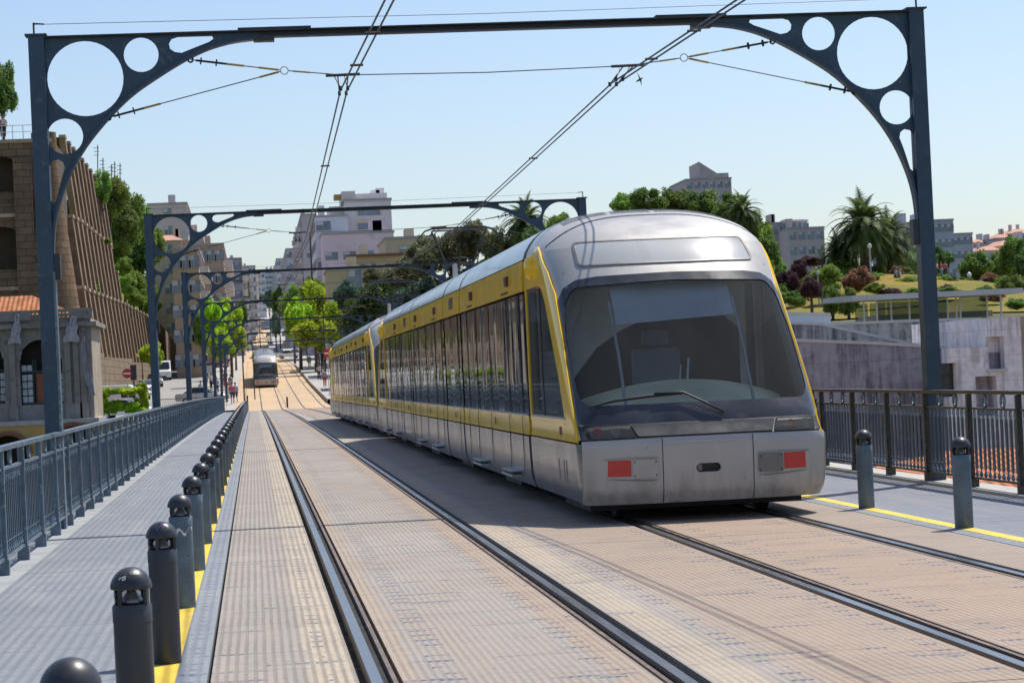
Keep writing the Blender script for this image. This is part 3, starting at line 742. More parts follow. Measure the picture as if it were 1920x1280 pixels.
for k in range(-2, 49):
    Y = 13.6555+3.3763*k
    if Y > 177.5: break
    dark = k in (-2, -1, 0)
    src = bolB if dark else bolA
    if (dark and not usedB) or (not dark and not usedA):
        o = src
        if dark: usedB = True
        else: usedA = True
    else: o = copy_tree(src)
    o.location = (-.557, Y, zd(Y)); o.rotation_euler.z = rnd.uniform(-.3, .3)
    tag(o, names.get(k, 'blue-grey light bollard with black dome in the long left row receding to the bridge end'), 'bollard', g if k > 2 else 'light bollards along the left walkway')
    if k == 1: smear_on = o
    if k in (-1, 0):
        mt = M['white'] if k == -1 else paint('purple_ink', (.10, .04, .30), .5)
        s = MB(); rr = random.Random(k+5)
        for q in range(3):
            pts = []
            a0, e0 = rr.uniform(-2.1, -1.2), rr.uniform(.5, .9)
            for i in range(7):
                a = a0+rr.uniform(-.2, .2)+.05*i; e = e0+rr.uniform(-.15, .15)
                pts.append((.0905*math.cos(e)*math.cos(a), .0905*math.cos(e)*math.sin(a), .716+.0905*math.sin(e)))
            s.tube(pts, .0016, 4)
        s.build('scribble', mt, o)
for k, lab in ((0, 'right hand bollard nearer to us, standing on the yellow line'), (1, 'right hand bollard beside the tram bumper, on the yellow line'), (2, None), (3, None)):
    o = copy_tree(bolA); Y = 20.46+3.36*k; o.location = (6.17, Y, 0)
    tag(o, lab or 'bollard on the right yellow line hidden by the tram', 'bollard', 'light bollards along the right walkway')

s = MB(); v = []
for i in range(9):
    a = R(-95+i*11); v += [(.0835*math.cos(a), .0835*math.sin(a), .515+.03*math.sin(i*1.3)+i*.006), (.0835*math.cos(a), .0835*math.sin(a), .535+.03*math.sin(i*.9+1)+i*.006)]
s.add(v, [(2*i, 2*i+2, 2*i+3, 2*i+1) for i in range(8)]); s.build('paint_smear', M['white'], smear_on)
# ------------------------------------------------------------------ railings
def railing(name, x, y0, n, sp, side, label, mats):
    t = empty(name, (x, y0, 0), 0, label, 'railing')
    mp, mr, mb_ = mats
    def pt(i): return y0+i*sp
    for nm, z0, z1, w in (('top_rail', 1.075, 1.115, .045), ('middle_rail', .90, .925, .022), ('lower_rail', .125, .15, .022)):
        b = MB()
        for i in range(n):
            ya, yb = i*sp, (i+1)*sp; za, zb_ = zd(y0+ya), zd(y0+yb)
            q = [(-w, ya, za+z0), (w, ya, za+z0), (w, ya, za+z1), (-w, ya, za+z1), (-w, yb, zb_+z0), (w, yb, zb_+z0), (w, yb, zb_+z1), (-w, yb, zb_+z1)]
            b.add(q, [(0,1,5,4), (1,2,6,5), (2,3,7,6), (3,0,4,7)])
        b.build(nm, mr, t)
    p = MB(); p.box(-.020, .020, -.016, .016, .0, 1.075); p.box(-.055, .055, -.04, .04, -.02, .13); p.box(side*.03-.012, side*.03+.012, -.030, .030, .11, 1.07)
    pm = p.mesh('post', mp)
    b = MB(); nb = 11
    for k in range(1, nb):
        y = sp*k/nb
        b.cm = 0; b.box(-.008, .008, y-.030, y+.030, .24, .80); b.cm = 1
        b.tube([(0, y-.0, .80), (0, y+.028, .845), (0, y+.026, .885), (0, y, .90)], .0085, 5, False)
        b.tube([(0, y, .80), (0, y-.028, .845), (0, y-.026, .885), (0, y, .90)], .0085, 5, False)
        b.lathe([(.006, .152), (.02, .165), (.024, .18), (.012, .21), (.007, .24)], 6, (0, y, 0))
        b.box(-.012, .012, y-.016, y+.016, .795, .812)
    b.box(-.006, .006, .03, sp-.03, .262, .272)
    im = b.mesh('baluster_panel', [M['bluepaint'], mb_])
    r = MB()
    for k in (.0,):
        y = sp*k; pts = [(0, y+.062*math.cos(2*math.pi*i/14), 1.0+.070*math.sin(2*math.pi*i/14)) for i in range(15)]
        r.tube(pts, .016, 6, False)
    rm = r.mesh('ring_ornament', mb_, smooth=True)
    for i in range(n+1):
        o = link('post', pm, t, (0, i*sp, zd(pt(i))))
        if i < n:
            sl = math.atan((zd(pt(i+1))-zd(pt(i)))/sp)
            for me, nm, dy in ((im, 'baluster_panel', 0), (rm, 'ring_ornament', .32), (rm, 'ring_ornament', .68)) if n < 60 else ((im, 'baluster_panel', 0), (rm, 'ring_ornament', .5)):
                q = link(nm, me, t, (0, (i+dy)*sp, zd(pt(i)+dy*sp))); q.rotation_euler.x = sl
    return t
railing('railing', -2.235, 4.5, 94, 1.845, 1, 'blue-grey iron railing along the left walkway', (M['bluelight'], M['bluelight'], M['bluelight']))
railing('railing', 7.98, 10.32, 40, 1.745, -1, 'dark brown and blue iron railing with rings on the right side', (M['brownrail'], M['brownrail'], M['bluelight']))

# ------------------------------------------------------------------ overhead portals
XL, XR, ZT = -2.40, 8.18, 5.70
def arc_pts(sg):
    # lower edge of the spandrel, from the beam down to the pole, in left-hand coordinates
    raw = [(.30, 5.565), (-.05, 5.535), (-.35, 5.46), (-.62, 5.34), (-.95, 5.15), (-1.25, 4.95), (-1.52, 4.70), (-1.78, 4.40), (-1.98, 4.08), (-2.12, 3.74), (-2.19, 3.45), (-2.215, 3.15)]
    return raw
def mx(sg, x): return x if sg < 0 else XL+XR-x
def portal(Y, label):
    t = empty('overhead_portal', (0, Y, zd(Y)), 0, label, 'gantry', 'iron overhead line portals spanning the bridge')
    return t
def fill_portal(t):
    for sg in (-1, 1):
        x0 = mx(sg, XL); s = 1 if sg < 0 else -1
        b = MB()
        xs = sorted((x0, x0+s*.17)); b.box(xs[0], xs[1], -.012, .012, -1.2, ZT-.02)
        for yy in (-.09, .075): b.box(xs[0], xs[1], yy, yy+.015, -1.2, ZT-.02)
        b.box(xs[0]-.004, xs[0]+.012, -.09, .09, -1.2, ZT-.02); b.box(xs[1]-.012, xs[1]+.004, -.09, .09, -1.2, ZT-.02)
        b.build('pole', M['bluepaint'] if sg < 0 else M['bluepost'], t)
        cp = MB(); cp.box(xs[0]-.04, xs[1]+.04, -.11, .11, ZT-.02, ZT); cp.build('pole_cap', M['bluepaint'], t)
        f = MB(); fx_ = xs[1] if sg < 0 else xs[0]; f.box(fx_-.006, fx_+.02, -.10, .10, -1.1, 2.95); f.build('flange', M['bluelight'] if sg < 0 else M['bluepost'], t)  # left flange gets the lighter paint as a painted sunlit edge
        arc = arc_pts(sg)
        # smooth the arc
        A = []
        for i in range(len(arc)-1):
            p0 = Vector(arc[max(0, i-1)]); p1 = Vector(arc[i]); p2 = Vector(arc[i+1]); p3 = Vector(arc[min(len(arc)-1, i+2)])
            for k in range(4):
                u = k/4; A.append(.5*((2*p1)+(-p0+p2)*u+(2*p0-5*p1+4*p2-p3)*u*u+(-p0+3*p1-3*p2+p3)*u**3))
        A.append(Vector(arc[-1]))
        outer = [(-2.235, 3.1), (-2.235, 5.655), (.30, 5.655)]+[(p.x, p.y) for p in A]
        slot = []
        for a in range(-90, -271, -20): slot.append((-.715+.088*math.cos(R(a)), 5.535+.088*math.sin(R(a))))
        slot = [(-.30, 5.622), (-.70, 5.622), (-.77, 5.60), (-.80, 5.55), (-.79, 5.49), (-.74, 5.452), (-.66, 5.438), (-.52, 5.49), (-.34, 5.555), (-.285, 5.59)]
        low = [(-2.222, 4.18), (-2.19, 4.235), (-2.12, 4.25), (-2.07, 4.215), (-2.055, 4.15), (-2.10, 4.02), (-2.145, 3.86), (-2.17, 3.77), (-2.20, 3.745), (-2.222, 3.78)]
        c3 = [(max(-2.222, x), z) for x, z in circ(-2.035, 4.515, .205)]
        holes = [circ(-1.775, 5.175, .435, 36), circ(-1.125, 5.43, .20), slot, c3, low]
        pl = plate([[(mx(sg, x), z) for x, z in L] for L in [outer]+holes], .014, M['bluepaint'], 'spandrel', t, lambda u, v, w: (u, w-.007, v))
        e = MB()
        for i in range(len(A)-1):
            p, q = A[i], A[i+1]; n = Vector((-(q.y-p.y), q.x-p.x)).normalized()*.032
            pts = []
            for yy in (-.07, .07):
                for r_, k in ((p, 0), (p, 1), (q, 1), (q, 0)): pts.append((mx(sg, r_.x+n.x*k*-1), yy, r_.y+n.y*k*-1))
            e.add(pts, [(0,1,2,3), (4,5,6,7), (0,3,7,4), (1,2,6,5), (0,1,5,4), (3,2,6,7)])
        e.build('arched_flange', M['bluepost'] if sg > 0 else M['bluepaint'], t)
        k = MB(); a, c = sorted((mx(sg, -2.235), mx(sg, -2.15))); k.box(a, c, -.08, .08, 2.86, 3.16); k.build('shoe', M['darksteel'], t)
        k = MB(); a, c = sorted((mx(sg, .18), mx(sg, .42))); k.box(a, c, -.075, .075, 5.54, 5.60); k.build('shoe', M['darksteel'], t)
    b = MB()
    b.box(XL, XR, -.09, .09, 5.655, 5.672); b.box(.25, mx(1, .25), -.012, .012, 5.60, 5.655); b.box(.25, mx(1, .25), -.075, .075, 5.588, 5.602)
    for x in (-1.0, -.6, -.2, .1): 
        pass
    b.build('crossbeam', M['darksteel'], t)
    for sg in (-1, 1): a, c = sorted((mx(sg, .0), mx(sg, .85))); s = MB(); s.box(a, c, -.085, .085, 5.672, 5.70); s.build('splice_plate', M['darksteel'], t)
    iv = MB()
    for sg in (-1, 1):
        x = mx(sg, XL+.06); iv.tube([(x, 0, ZT), (x, 0, ZT+.14)], .012); iv.tube([(x, 0, ZT+.13), (x+.12*-sg, 0, ZT+.12)], .01)
    iv.tube([(XL+.06, 0, ZT+.12), (2.9, 0, ZT+.09), (XR-.06, 0, ZT+.12)], .0035, 4); iv.build('earth_wire', M['wire'], t)
    # head span: rings, insulators, turnbuckles
    w = MB()
    def br_(a, c, r): q = MB(); q.tube([a, c], r, 6); q.build('turnbuckle', M['brass'], t)
    for sg in (-1, 1):
        ring = Vector((mx(sg, .52), 0, 5.195)); up_ = Vector((mx(sg, -.56), 0, 5.355)); lo = Vector((mx(sg, -1.53), 0, 4.715)); hg = Vector((mx(sg, 1.2), 0, 5.12))
        rg = MB(); rg.tube([(ring.x+.045*math.cos(R(a)), 0, ring.z+.045*math.sin(R(a))) for a in range(0, 361, 30)], 0.007, 6, False); rg.build('span_ring', M['insul'], t)
        for e in (up_, lo):
            d = (e-ring); w.tube([ring+d.normalized()*.05, e], .0065, 5)
            L = d.length; u = d.normalized()
            br_(ring+u*.07, ring+u*.3, .013); br_(ring+u*(L-.62), ring+u*(L-.42), .014); ins = MB()
            ins.tube([ring+u*(L-.42), ring+u*(L-.06)], .014, 6)
            for q in (.12, .30): ins.tube([ring+u*(L-q-.008), ring+u*(L-q+.008)], .042, 10)
            ins.tube([(e.x+.03*math.cos(R(a)), 0, e.z+.03*math.sin(R(a))) for a in range(0, 361, 45)], .012, 5, False); ins.build('insulator', M['darksteel'], t)
        w.tube([ring+(hg-ring).normalized()*.05, hg], .0065, 5); br_(ring+(hg-ring).normalized()*.1, ring+(hg-ring).normalized()*.3, .011)
    w.tube([(1.2, 0, 5.12), (2.9, 0, 5.095), (mx(1, 1.2), 0, 5.12)], .0065, 5)
    for x, xw in ((1.2, 1.2), (mx(1, 1.2), 4.43)):
        hgm = MB()
        hgm.tube([(x-.20, 0, 5.118), (x+.20, 0, 5.125)], .018, 6)
        for dx, yy in ((-.1, -.4), (-.06, .4), (.02, -.4), (.06, .4)):
            hgm.tube([(x+dx, 0, 5.11), (xw+(.04 if dx > -.03 else -.04), yy*.6, 4.93)], .008, 5)
            hgm.tube([(xw+(.04 if dx > -.03 else -.04), yy*.6, 4.91), (xw+(.04 if dx > -.03 else -.04), yy*.6, 4.96)], .02, 6)
        hgm.build('wire_hanger', M['wire'], t)
    w.build('span_wire', M['wire'], t)
ordn = ['nearest portal framing the whole picture', 'second portal seen behind the pantograph', 'third portal along the bridge', 'fourth portal along the bridge', 'fifth portal along the bridge', 'sixth portal along the bridge', 'farthest portal over the tram stop']
first = None
for k in range(7):
    Y = 27.86+29.17*k
    lab = 'blue iron overhead line %s' % ordn[k]
    if first is None: first = portal(Y, lab); fill_portal(first)
    else:
        o = copy_tree(first); o.location = (0, Y, zd(Y)+(0 if k < 6 else -.6)); o['label'] = lab
# contact wires
def wirepair(pts, label):
    b = MB()
    for dx in (-.04, .04): b.tube([(x+dx, y, z) for x, y, z in pts], .0105 , 5)
    for (x0, y0, z0), (x1, y1, z1) in zip(pts, pts[1:]):
        for u in (.33, .67):
            x, y, z = x0+(x1-x0)*u, y0+(y1-y0)*u, z0+(z1-z0)*u; b.tube([(x-.07, y, z), (x+.07, y, z)], .014, 5)
    o = b.build('overhead_wire', M['wire']); return tag(o, label, 'wire', 'pairs of contact wires above the tracks')
Ls = [(1.75, -1.3, 4.93)]; Rs = [(5.2, -1.3, 4.93)]
xl = [1.2, 1.42, 1.2, 1.42, 1.2, 1.42, 1.3]; xr = [4.43, 4.86, 4.3, 4.7, 4.3, 4.6, 4.46]
for k in range(7):
    Y = 27.86+29.17*k; z = 4.93+zd(Y)
    if k == 0: Ls.append((1.36, 20.8, 4.91)); Rs.append((4.66, 21.6, 4.91))
    Ls.append((xl[k], Y, z)); Rs.append((xr[k], Y, z))
for Y in (250, 330, 420): Ls.append((1.3, Y, zd(Y)+5.2)); Rs.append((4.46, Y, zd(Y)+5.2))
wirepair(Ls, 'pair of thin contact wires above the left track'); wirepair(Rs, 'pair of thin contact wires above the near tram')
# ------------------------------------------------------------------ terrain
def sst(x, a, b):
    t = max(0, min(1, (x-a)/(b-a))); return t*t*(3-2*t)
def lean(z): return -12.4-.095*max(0, z)
def on_wall(px, py):
    Y = 200
    for _ in range(60):
        p = P(px, py, Y); X = lean(p.z); r = ray(px, py); Y = .5*Y+.5*(X/r.x*r.y)
    p = P(px, py, Y); return (Y, p.z)
WT = [on_wall(*q) for q in ((128, 292), (150, 318), (191, 360), (205, 455), (222, 566), (245, 582), (271, 597))]
def wall_top(Y):
    if Y <= WT[0][0]: return WT[0][1]
    for (a, za), (b, zb) in zip(WT, WT[1:]):
        if Y <= b: return za+(zb-za)*(Y-a)/(b-a)
    return WT[-1][1]
def gh(X, Y):
    s = zd(Y)-.25 if Y > 178 else -.75
    h = s
    hl = max(wall_top(Y)-.6, 2)+11*sst(-X, 14.6, 18.5) if Y < 520 else s+6
    hl = min(hl, 20.2)
    h += (max(hl, s)-s)*sst(-X, 14.2+2.2*(1-sst(Y, 244, 262)), 14.8+2.2*(1-sst(Y, 244, 262)))*sst(Y, 200, 206)*(1 if Y < 330 else 1-sst(Y, 330, 520))
    ridge = 6.4+3.6*math.exp(-((X-63)/17)**2)
    pk = 4.2+(ridge-4.2)*sst(Y, 182, 248)
    pk = pk+(max(zd(Y), 4)-pk)*sst(Y, 300, 520)
    h = h+(pk-h)*sst(X, 14, 26)
    e = sst(Y, 148, 150) if X < 8 else sst(Y, 150, 176)
    if Y > 900: h -= 25*sst(abs(X-2), 60, 400)
    h += mnoise.noise(Vector((X*.05, Y*.05, 0)))*.5*sst(abs(X-2), 14, 30)
    return -20+(h+20)*e
def terr(name, xs, ys, mat, dz=0):
    b = MB(); n = len(xs)
    b.add([(x, y, gh(x, y)+dz) for y in ys for x in xs], [(j*n+i, j*n+i+1, (j+1)*n+i+1, (j+1)*n+i) for j in range(len(ys)-1) for i in range(n-1)])
    o = b.build(name, mat, smooth=True, fix=False); return tag(o, kind='structure')
def fr(a, b, n): return [a+(b-a)*i/n for i in range(n+1)]
def groundmat(name, c1, c2, c3, sc=.3):
    m = NT(name); g = m.pos('World'); a = m.ss(m.noise(g, sc, 6, .7), .3, .7); c = m.mix(a, c1, c2)
    c = m.mix(m.ss(m.noise(g, sc*6, 6, .7), .5, .75), c, c3); m.col(c); m.bump(m.noise(g, 6, 5), .5, .1); return m.set(.95, spec=.1)
M['earth'] = groundmat('ground_soil', (.16, .14, .10), (.10, .12, .05), (.07, .09, .035))
M['lawn'] = groundmat('dry_lawn', (.30, .20, .05), (.13, .155, .033), (.34, .21, .085), .12)
M['slope'] = groundmat('grass_slope', (.22, .31, .05), (.36, .38, .09), (.14, .22, .04), .25)
M['asphalt'] = paint('pale_asphalt', (.30, .29, .27), .9, var=.12, scale=.4, dirt=(.2, .19, .18), dscale=1)
M['paving'] = paint('orange_paving', (.52, .37, .22), .85, var=.12, scale=.5, dirt=(.40, .28, .17), dscale=2, stretch=(1, .15, 1))
M['platform'] = paint('platform_stone', (.40, .38, .35), .85, var=.1, scale=1)
M['farhill'] = paint('far_hill', (.20, .30, .32), 1, var=.2, scale=.01)
xs = [-900,-500,-300,-200,-120,-80,-60,-45,-35,-28,-22,-20,-19,-18,-17.2,-16.6,-16,-15.4,-14.9,-14.5,-14.1,-12,-8,-4,0,4,8,11,14,17,20,23,26]+fr(30, 90, 15)+[100,120,160,220,320,500,900]
ys = [-400,-100,20,80,120,140,147,148.5,150,156,162,168,174,178,184,190]+fr(196, 340, 24)+[360,400,450,500,600,700,900,1100,1328,1500,1700,2600]
terr('ground', xs, ys, M['earth'])
terr('lawn', fr(27, 110, 40), fr(178, 292, 34), M['lawn'], .12)
terr('grass_slope', [-45,-35,-28,-22,-20,-19,-18,-17.2,-16.6,-16,-15.4,-14.9,-14.4], fr(206, 430, 30), M['slope'], .1)
SY = [178,184,190,210,230,246,280,310,334,400,500,600,700,850,1000,1150,1328]
def ssheet(name, x0, x1, dz, mat, ys=SY, th=None):
    return st(sheet(name, x0, x1, dz, mat, ys, th))
ssheet('tram_street', -1.5, 5.8, 0, M['paving'])
ssheet('road', -13.6, -5.2, -.06, M['asphalt'], [150,178]+SY[1:13], th=None)
ssheet('road', 11, 17, -.02, M['asphalt'], SY)
ssheet('pavement', -5.2, -1.5, .12, M['platform'], [178.2]+SY[1:], th=.3)
ssheet('platform', 5.85, 10.9, .33, M['platform'], [192,210,230,246,280,310,334], th=.7)
ssheet('pavement', 5.85, 10.9, .05, M['platform'], [334,400,500,700,1000,1328], th=.3)
for rc in (R1, R2, R3, R4):
    st(sheet('rail', rc-.045, rc+.045, .012, M['darksteel'], SY[:14]))
b = MB(); n = 40; rr = random.Random(3)
b.add([(-900+1800*i/n, 2700, -40) for i in range(n+1)]+[(-900+1800*i/n, 2700, 118+14*math.sin(i*.5)+10*math.sin(i*1.7+1)) for i in range(n+1)], [(i, i+1, i+n+2, i+n+1) for i in range(n)])
b.add([(-900+1800*i/n, 2700, 118+14*math.sin(i*.5)+10*math.sin(i*1.7+1)) for i in range(n+1)]+[(-900+1800*i/n, 3600, 90) for i in range(n+1)], [(i, i+1, i+n+2, i+n+1) for i in range(n)])
st(b.build('hills', M['farhill'], smooth=True))

# ------------------------------------------------------------------ left: masonry and arcaded building
M['masonry'] = ramp_masonry('old_masonry', (.25, .165, .10), (.17, .115, .075), (.09, .06, .04), 1.1, .55, bump=.8, stain=.55, msize=.03)
M['masonry2'] = ramp_masonry('retaining_masonry', (.30, .22, .15), (.24, .18, .125), (.12, .09, .06), 1.3, .6, bump=.8, stain=.4, msize=.03)
M['ribst'] = paint('rib_stone', (.46, .35, .24), .9, var=.25, scale=.8, dirt=(.2, .15, .1), dscale=2)
M['rib2'] = paint('rib_side_stone', (.235, .155, .095), .9, var=.3, scale=.8, dirt=(.12, .08, .05), dscale=2)
M['recess_shade'] = paint('recess_shade_stone', (.085, .06, .04), .9, var=.3, scale=.5, dirt=(.09, .09, .04), dscale=1.2)  # stone darkened to paint the shade in recesses and between ribs
M['greyst'] = paint('grey_granite', (.26, .24, .22), .9, var=.2, scale=.8, dirt=(.13, .12, .11), dscale=2, bump=.4)
M['warmst'] = paint('warm_granite', (.42, .34, .25), .9, var=.2, scale=.8, dirt=(.25, .2, .15), dscale=2, bump=.4)
M['ochre'] = paint('ochre_render', (.50, .33, .12), .9, var=.12, scale=.6, dirt=(.36, .25, .11), dscale=1.5)
M['brownst'] = paint('arch_brick', (.22, .11, .07), .9, var=.2, scale=2)
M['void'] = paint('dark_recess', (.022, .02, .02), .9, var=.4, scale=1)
M['glassold'] = paint('whitewashed_pane', (.46, .48, .52), .4, var=.25, scale=2)
M['redboard'] = paint('rusty_board', (.30, .09, .04), .8, var=.3, scale=2)
M['darkgreen'] = paint('window_frame_green', (.03, .05, .045), .6, var=.2, scale=3)
M['cloth'] = paint('tattered_cloth', (.45, .42, .45), .9, var=.2, scale=3, dirt=(.25, .2, .34), dscale=1.2)
def tilemat(name, c):
    m = NT(name); g = m.n('ShaderNodeNewGeometry').outputs['Position']; sp = m.n('ShaderNodeSeparateXYZ'); m.l(g, sp.inputs[0])
    a = m.math('FRACT', m.math('MULTIPLY', sp.outputs[0], 3.6)); b_ = m.math('FRACT', m.math('MULTIPLY', m.math('ADD', sp.outputs[1], sp.outputs[2]), 2.4))
    r = m.math('SINE', m.math('MULTIPLY', a, 3.14159)); n = m.ss(m.noise(g, 1.5, 6, .75), .3, .7)
    c1 = m.mix(n, shade(c, .6), shade(c, 1.25)); c1 = m.mix(m.math('MULTIPLY', m.math('SUBTRACT', 1, r), .6), c1, shade(c, .25))
    c1 = m.mix(m.math('MULTIPLY', m.math('LESS_THAN', b_, .12), .5), c1, shade(c, .3)); m.col(c1); m.bump(r, .8, .08); return m.set(.9, spec=.15)
M['tile'] = tilemat('clay_tiles', (.55, .22, .10))
# monastery front with big blind arches, round buttress and ribbed retaining wall
t = empty('stone_wall', (PX(90, 185), 185, 0), 0, 'huge old brown masonry wall with dark arched recesses at the left edge', 'wall')
Mx = t.location.x
def at(px, py, Y): p = P(px, py, Y); return (p.x-Mx, p.z)
A0 = at(112, 258, 185); zt = A0[1]
outer = [(-14, -1), (.9, -1), (.9, zt), (-14, zt)]
def archhole(x0, x1, z0, z1):
    r = (x1-x0)/2; c = (x0+x1)/2; zs = z1-min(r, (z1-z0)*.5); rz = z1-zs
    return [(x0, z0), (x1, z0)]+[(c+r*math.cos(R(a)), zs+rz*math.sin(R(a))) for a in range(0, 181, 15)]
ar = [archhole(at(-75, 0, 185)[0], at(36, 0, 185)[0], at(0, 382, 185)[1], at(0, 292, 185)[1]), archhole(at(-75, 0, 185)[0], at(38, 0, 185)[0], at(0, 528, 185)[1], at(0, 425, 185)[1])]
plate([outer]+ar, 1.6, M['masonry'], 'wall', t, lambda u, v, w: (u, w, v))
b = MB(); b.box(-14, .9, 1.65, 14, -1, zt-.02); b.build('back_wall', M['recess_shade'], t)
for a in ar:
    zz0 = min(p[1] for p in a); b = MB(); b.box(min(p[0] for p in a), max(p[0] for p in a), .2, 1.6, zz0, zz0+.9); b.build('parapet', M['masonry'], t)
b = MB(); 
for z in (at(0, 408, 185)[1], at(0, 545, 185)[1], zt-.3): b.box(-14.1, .95, -.15, .05, z, z+.28)
b.build('string_course', M['ribst'], t)
b = MB(); b.box(-2.0, -.6, -.45, .0, -1, zt-1.5); b.build('pilaster', M['masonry'], t)
b = MB(); b.lathe([(2.6, -1), (2.55, 7.3), (2.25, 7.4), (1.85, 11), (1.4, 15), (1.0, 19), (.95, zt+.5), (.02, zt+.5)], 28, (.3, .9, 0)); autosmooth(b.build('round_buttress', M['masonry'], t))
g2 = MB()
for i in range(9):
    x = -6+i*.8; g2.tube([(x, .5, zt), (x, .5, zt+1.1)], .03, 5)
g2.tube([(-6, .5, zt+1.1), (.5, .5, zt+1.1)], .03, 5); g2.tube([(-6, .5, zt+.6), (.5, .5, zt+.6)], .025, 5); g2.build('guard_rail', M['insul'], t)
t = empty('ribbed_wall', (0, 190, 0), 0, 'tall leaning retaining wall in three tiers with long vertical stone ribs', 'wall')
def on_plane(px, py, dx):
    Y = 200
    for _ in range(60):
        p = P(px, py, Y); r = ray(px, py); Y = .5*Y+.5*((lean(p.z)+dx)/r.x*r.y)
    return (Y, P(px, py, Y).z)
def yat(line, Y):
    if Y <= line[0][0]: return line[0][1]
    for (a_, za), (b_, zb) in zip(line, line[1:]):
        if Y <= b_: return za+(zb-za)*(Y-a_)/max(1e-6, b_-a_)
    return line[-1][1]
for dx, topl, botl in ((-1.5, [(126, 274), (134, 283), (160, 315), (193, 358), (203, 448)], [(136, 412), (203, 460)]),
                       (-.75, [(128, 408), (140, 412), (204, 462), (223, 560)], [(152, 541), (224, 570)]),
                       (0, [(150, 541), (160, 546), (223, 568), (273, 593)], [(168, 676), (277, 681)])):
    T_ = [on_plane(x, y, dx) for x, y in topl]; B_ = [on_plane(x, y, dx) for x, y in botl]
    ya = min(T_[0][0], B_[0][0])-1; yb = max(T_[-1][0], B_[-1][0]); n = 40; vs = []
    for i in range(n+1):
        y = ya+(yb-ya)*i/n; z1 = yat(T_, y); z0 = min(yat(B_, y)-.8, z1-.1); z0 = max(z0, 3.9)
        vs += [(lean(z0)+dx, y-190, z0), (lean(z1)+dx, y-190, z1), (lean(z1)+dx-1.4, y-190, z1)]
    b = MB(); b.add(vs, [(3*i+k, 3*i+k+1, 3*i+k+4, 3*i+k+3) for i in range(n) for k in range(2)]); b.build('wall', M['recess_shade'], t)
    y = ya+.3
    while y < yb-1:
        z1 = yat(T_, y)-.1; z0 = max(min(yat(B_, y)-.5, z1-.1), 3.9); w = .8
        if z1-z0 > 1:
            c0, c1 = lean(z0)+dx, lean(z1)+dx
            q = [(c0+.5, y-w, z0), (c0+.5, y+w, z0), (c1+.42, y+w, z1), (c1+.42, y-w, z1), (c0-.1, y-w, z0), (c0-.1, y+w, z0), (c1-.1, y+w, z1), (c1-.1, y-w, z1)]
            b = MB(); b.add([(x, yy-190, z) for x, yy, z in q], [(0,1,2,3), (4,7,6,5), (0,3,7,4), (1,5,6,2), (3,2,6,7)]); b.build('rib', M['rib2'], t)
            b = MB(); b.add([(lean(z1)+dx-.1, y-w-190-.1, z1), (lean(z1)+dx+.5, y-w-190-.1, z1), (lean(z1)+dx+.5, y+w-190+.1, z1), (lean(z1)+dx-.1, y+w-190+.1, z1), (lean(z1)+dx-.1, y-w-190-.1, z1+.25), (lean(z1)+dx+.5, y-w-190-.1, z1+.25), (lean(z1)+dx+.5, y+w-190+.1, z1+.25), (lean(z1)+dx-.1, y+w-190+.1, z1+.25)], [(0,3,2,1), (4,5,6,7), (0,1,5,4), (1,2,6,5), (2,3,7,6), (3,0,4,7)]); b.build('rib_cap', M['ribst'], t)
        y += 5.6+.02*(y-ya)
t = empty('retaining_wall', (-12.2, 166, 0), 0, 'low brown stone retaining wall along the road behind the parked cars', 'wall')
b = MB()
for ya, yb in ((12, 34), (34.3, 80), (80.3, 138)):
    b2 = MB(); za = zd(166+ya)-.6; zb_ = zd(166+yb)-.6; h = 4.35-za; hb = 4.7-zb_
    b2.add([(0, ya, za), (0, yb, zb_), (0, yb, zb_+hb), (0, ya, za+h), (-.9, ya, za), (-.9, yb, zb_), (-.9, yb, zb_+hb), (-.9, ya, za+h)], [(0,1,2,3), (4,7,6,5), (3,2,6,7), (0,3,7,4), (1,5,6,2)]); b2.build('wall', M['masonry2'], t)
b = MB(); b.box(-1.2, .15, -.4, 0, -1, 2.2); b.build('pier', M['masonry2'], t)
t = empty('retaining_wall', (-11.75, 304.4, 0), 0, 'higher pale brown stone wall at the far end of the ribbed wall', 'wall')
b = MB(); p = P(283, 545, 304); q = P(335, 640, 304)
b.prism([(-6, 0), (-.6, 0), (-.6, 9.9), (-6, 12.5)], 'y', 0, 1.0); b.build('wall', M['masonry2'], t)
b = MB(); b.prism([(-.1, 0), (100, 0), (100, 8.0), (40, 9.2), (-.1, 10.2)], 'x', -.59, 0); b.build('side_wall', M['masonry2'], t)
# arcaded building
BX, BY = PX(172, 140), 140
t = empty('arcaded_building', (BX, BY, 0), 0, 'derelict grey stone building with arched windows, tattered cloths and a clay tile roof', 'building')
def bl(px, py): p = P(px, py, BY); return (p.x-BX, p.z)
zb0, zr = bl(80, 787)[1], bl(80, 600)[1]
W = 8.6
def arch2(cx):
    xa, xb = bl(cx-40, 700)[0], bl(cx+40, 700)[0]; z0 = bl(cx, 758)[1]; z1 = bl(cx, 634)[1]; r = (xb-xa)/2
    return [(xa, z0), (xb, z0)]+[((xa+xb)/2+r*math.cos(R(a)), z1-r+r*math.sin(R(a))) for a in range(0, 181, 12)]
arches = [arch2(77), arch2(-32)]
plate([[(-W, zb0), (0, zb0), (0, zr), (-W, zr)]]+arches, .5, M['greyst'], 'facade', t, lambda u, v, w: (u, w, v))
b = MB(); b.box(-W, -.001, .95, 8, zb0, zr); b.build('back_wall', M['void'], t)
b = MB(); b.box(-.45, 0.004, .51, 8.1, zb0, zr-.002); b.build('side_wall', M['warmst'], t)  # lighter, warmer stone than the facade paints the sunlight on this side
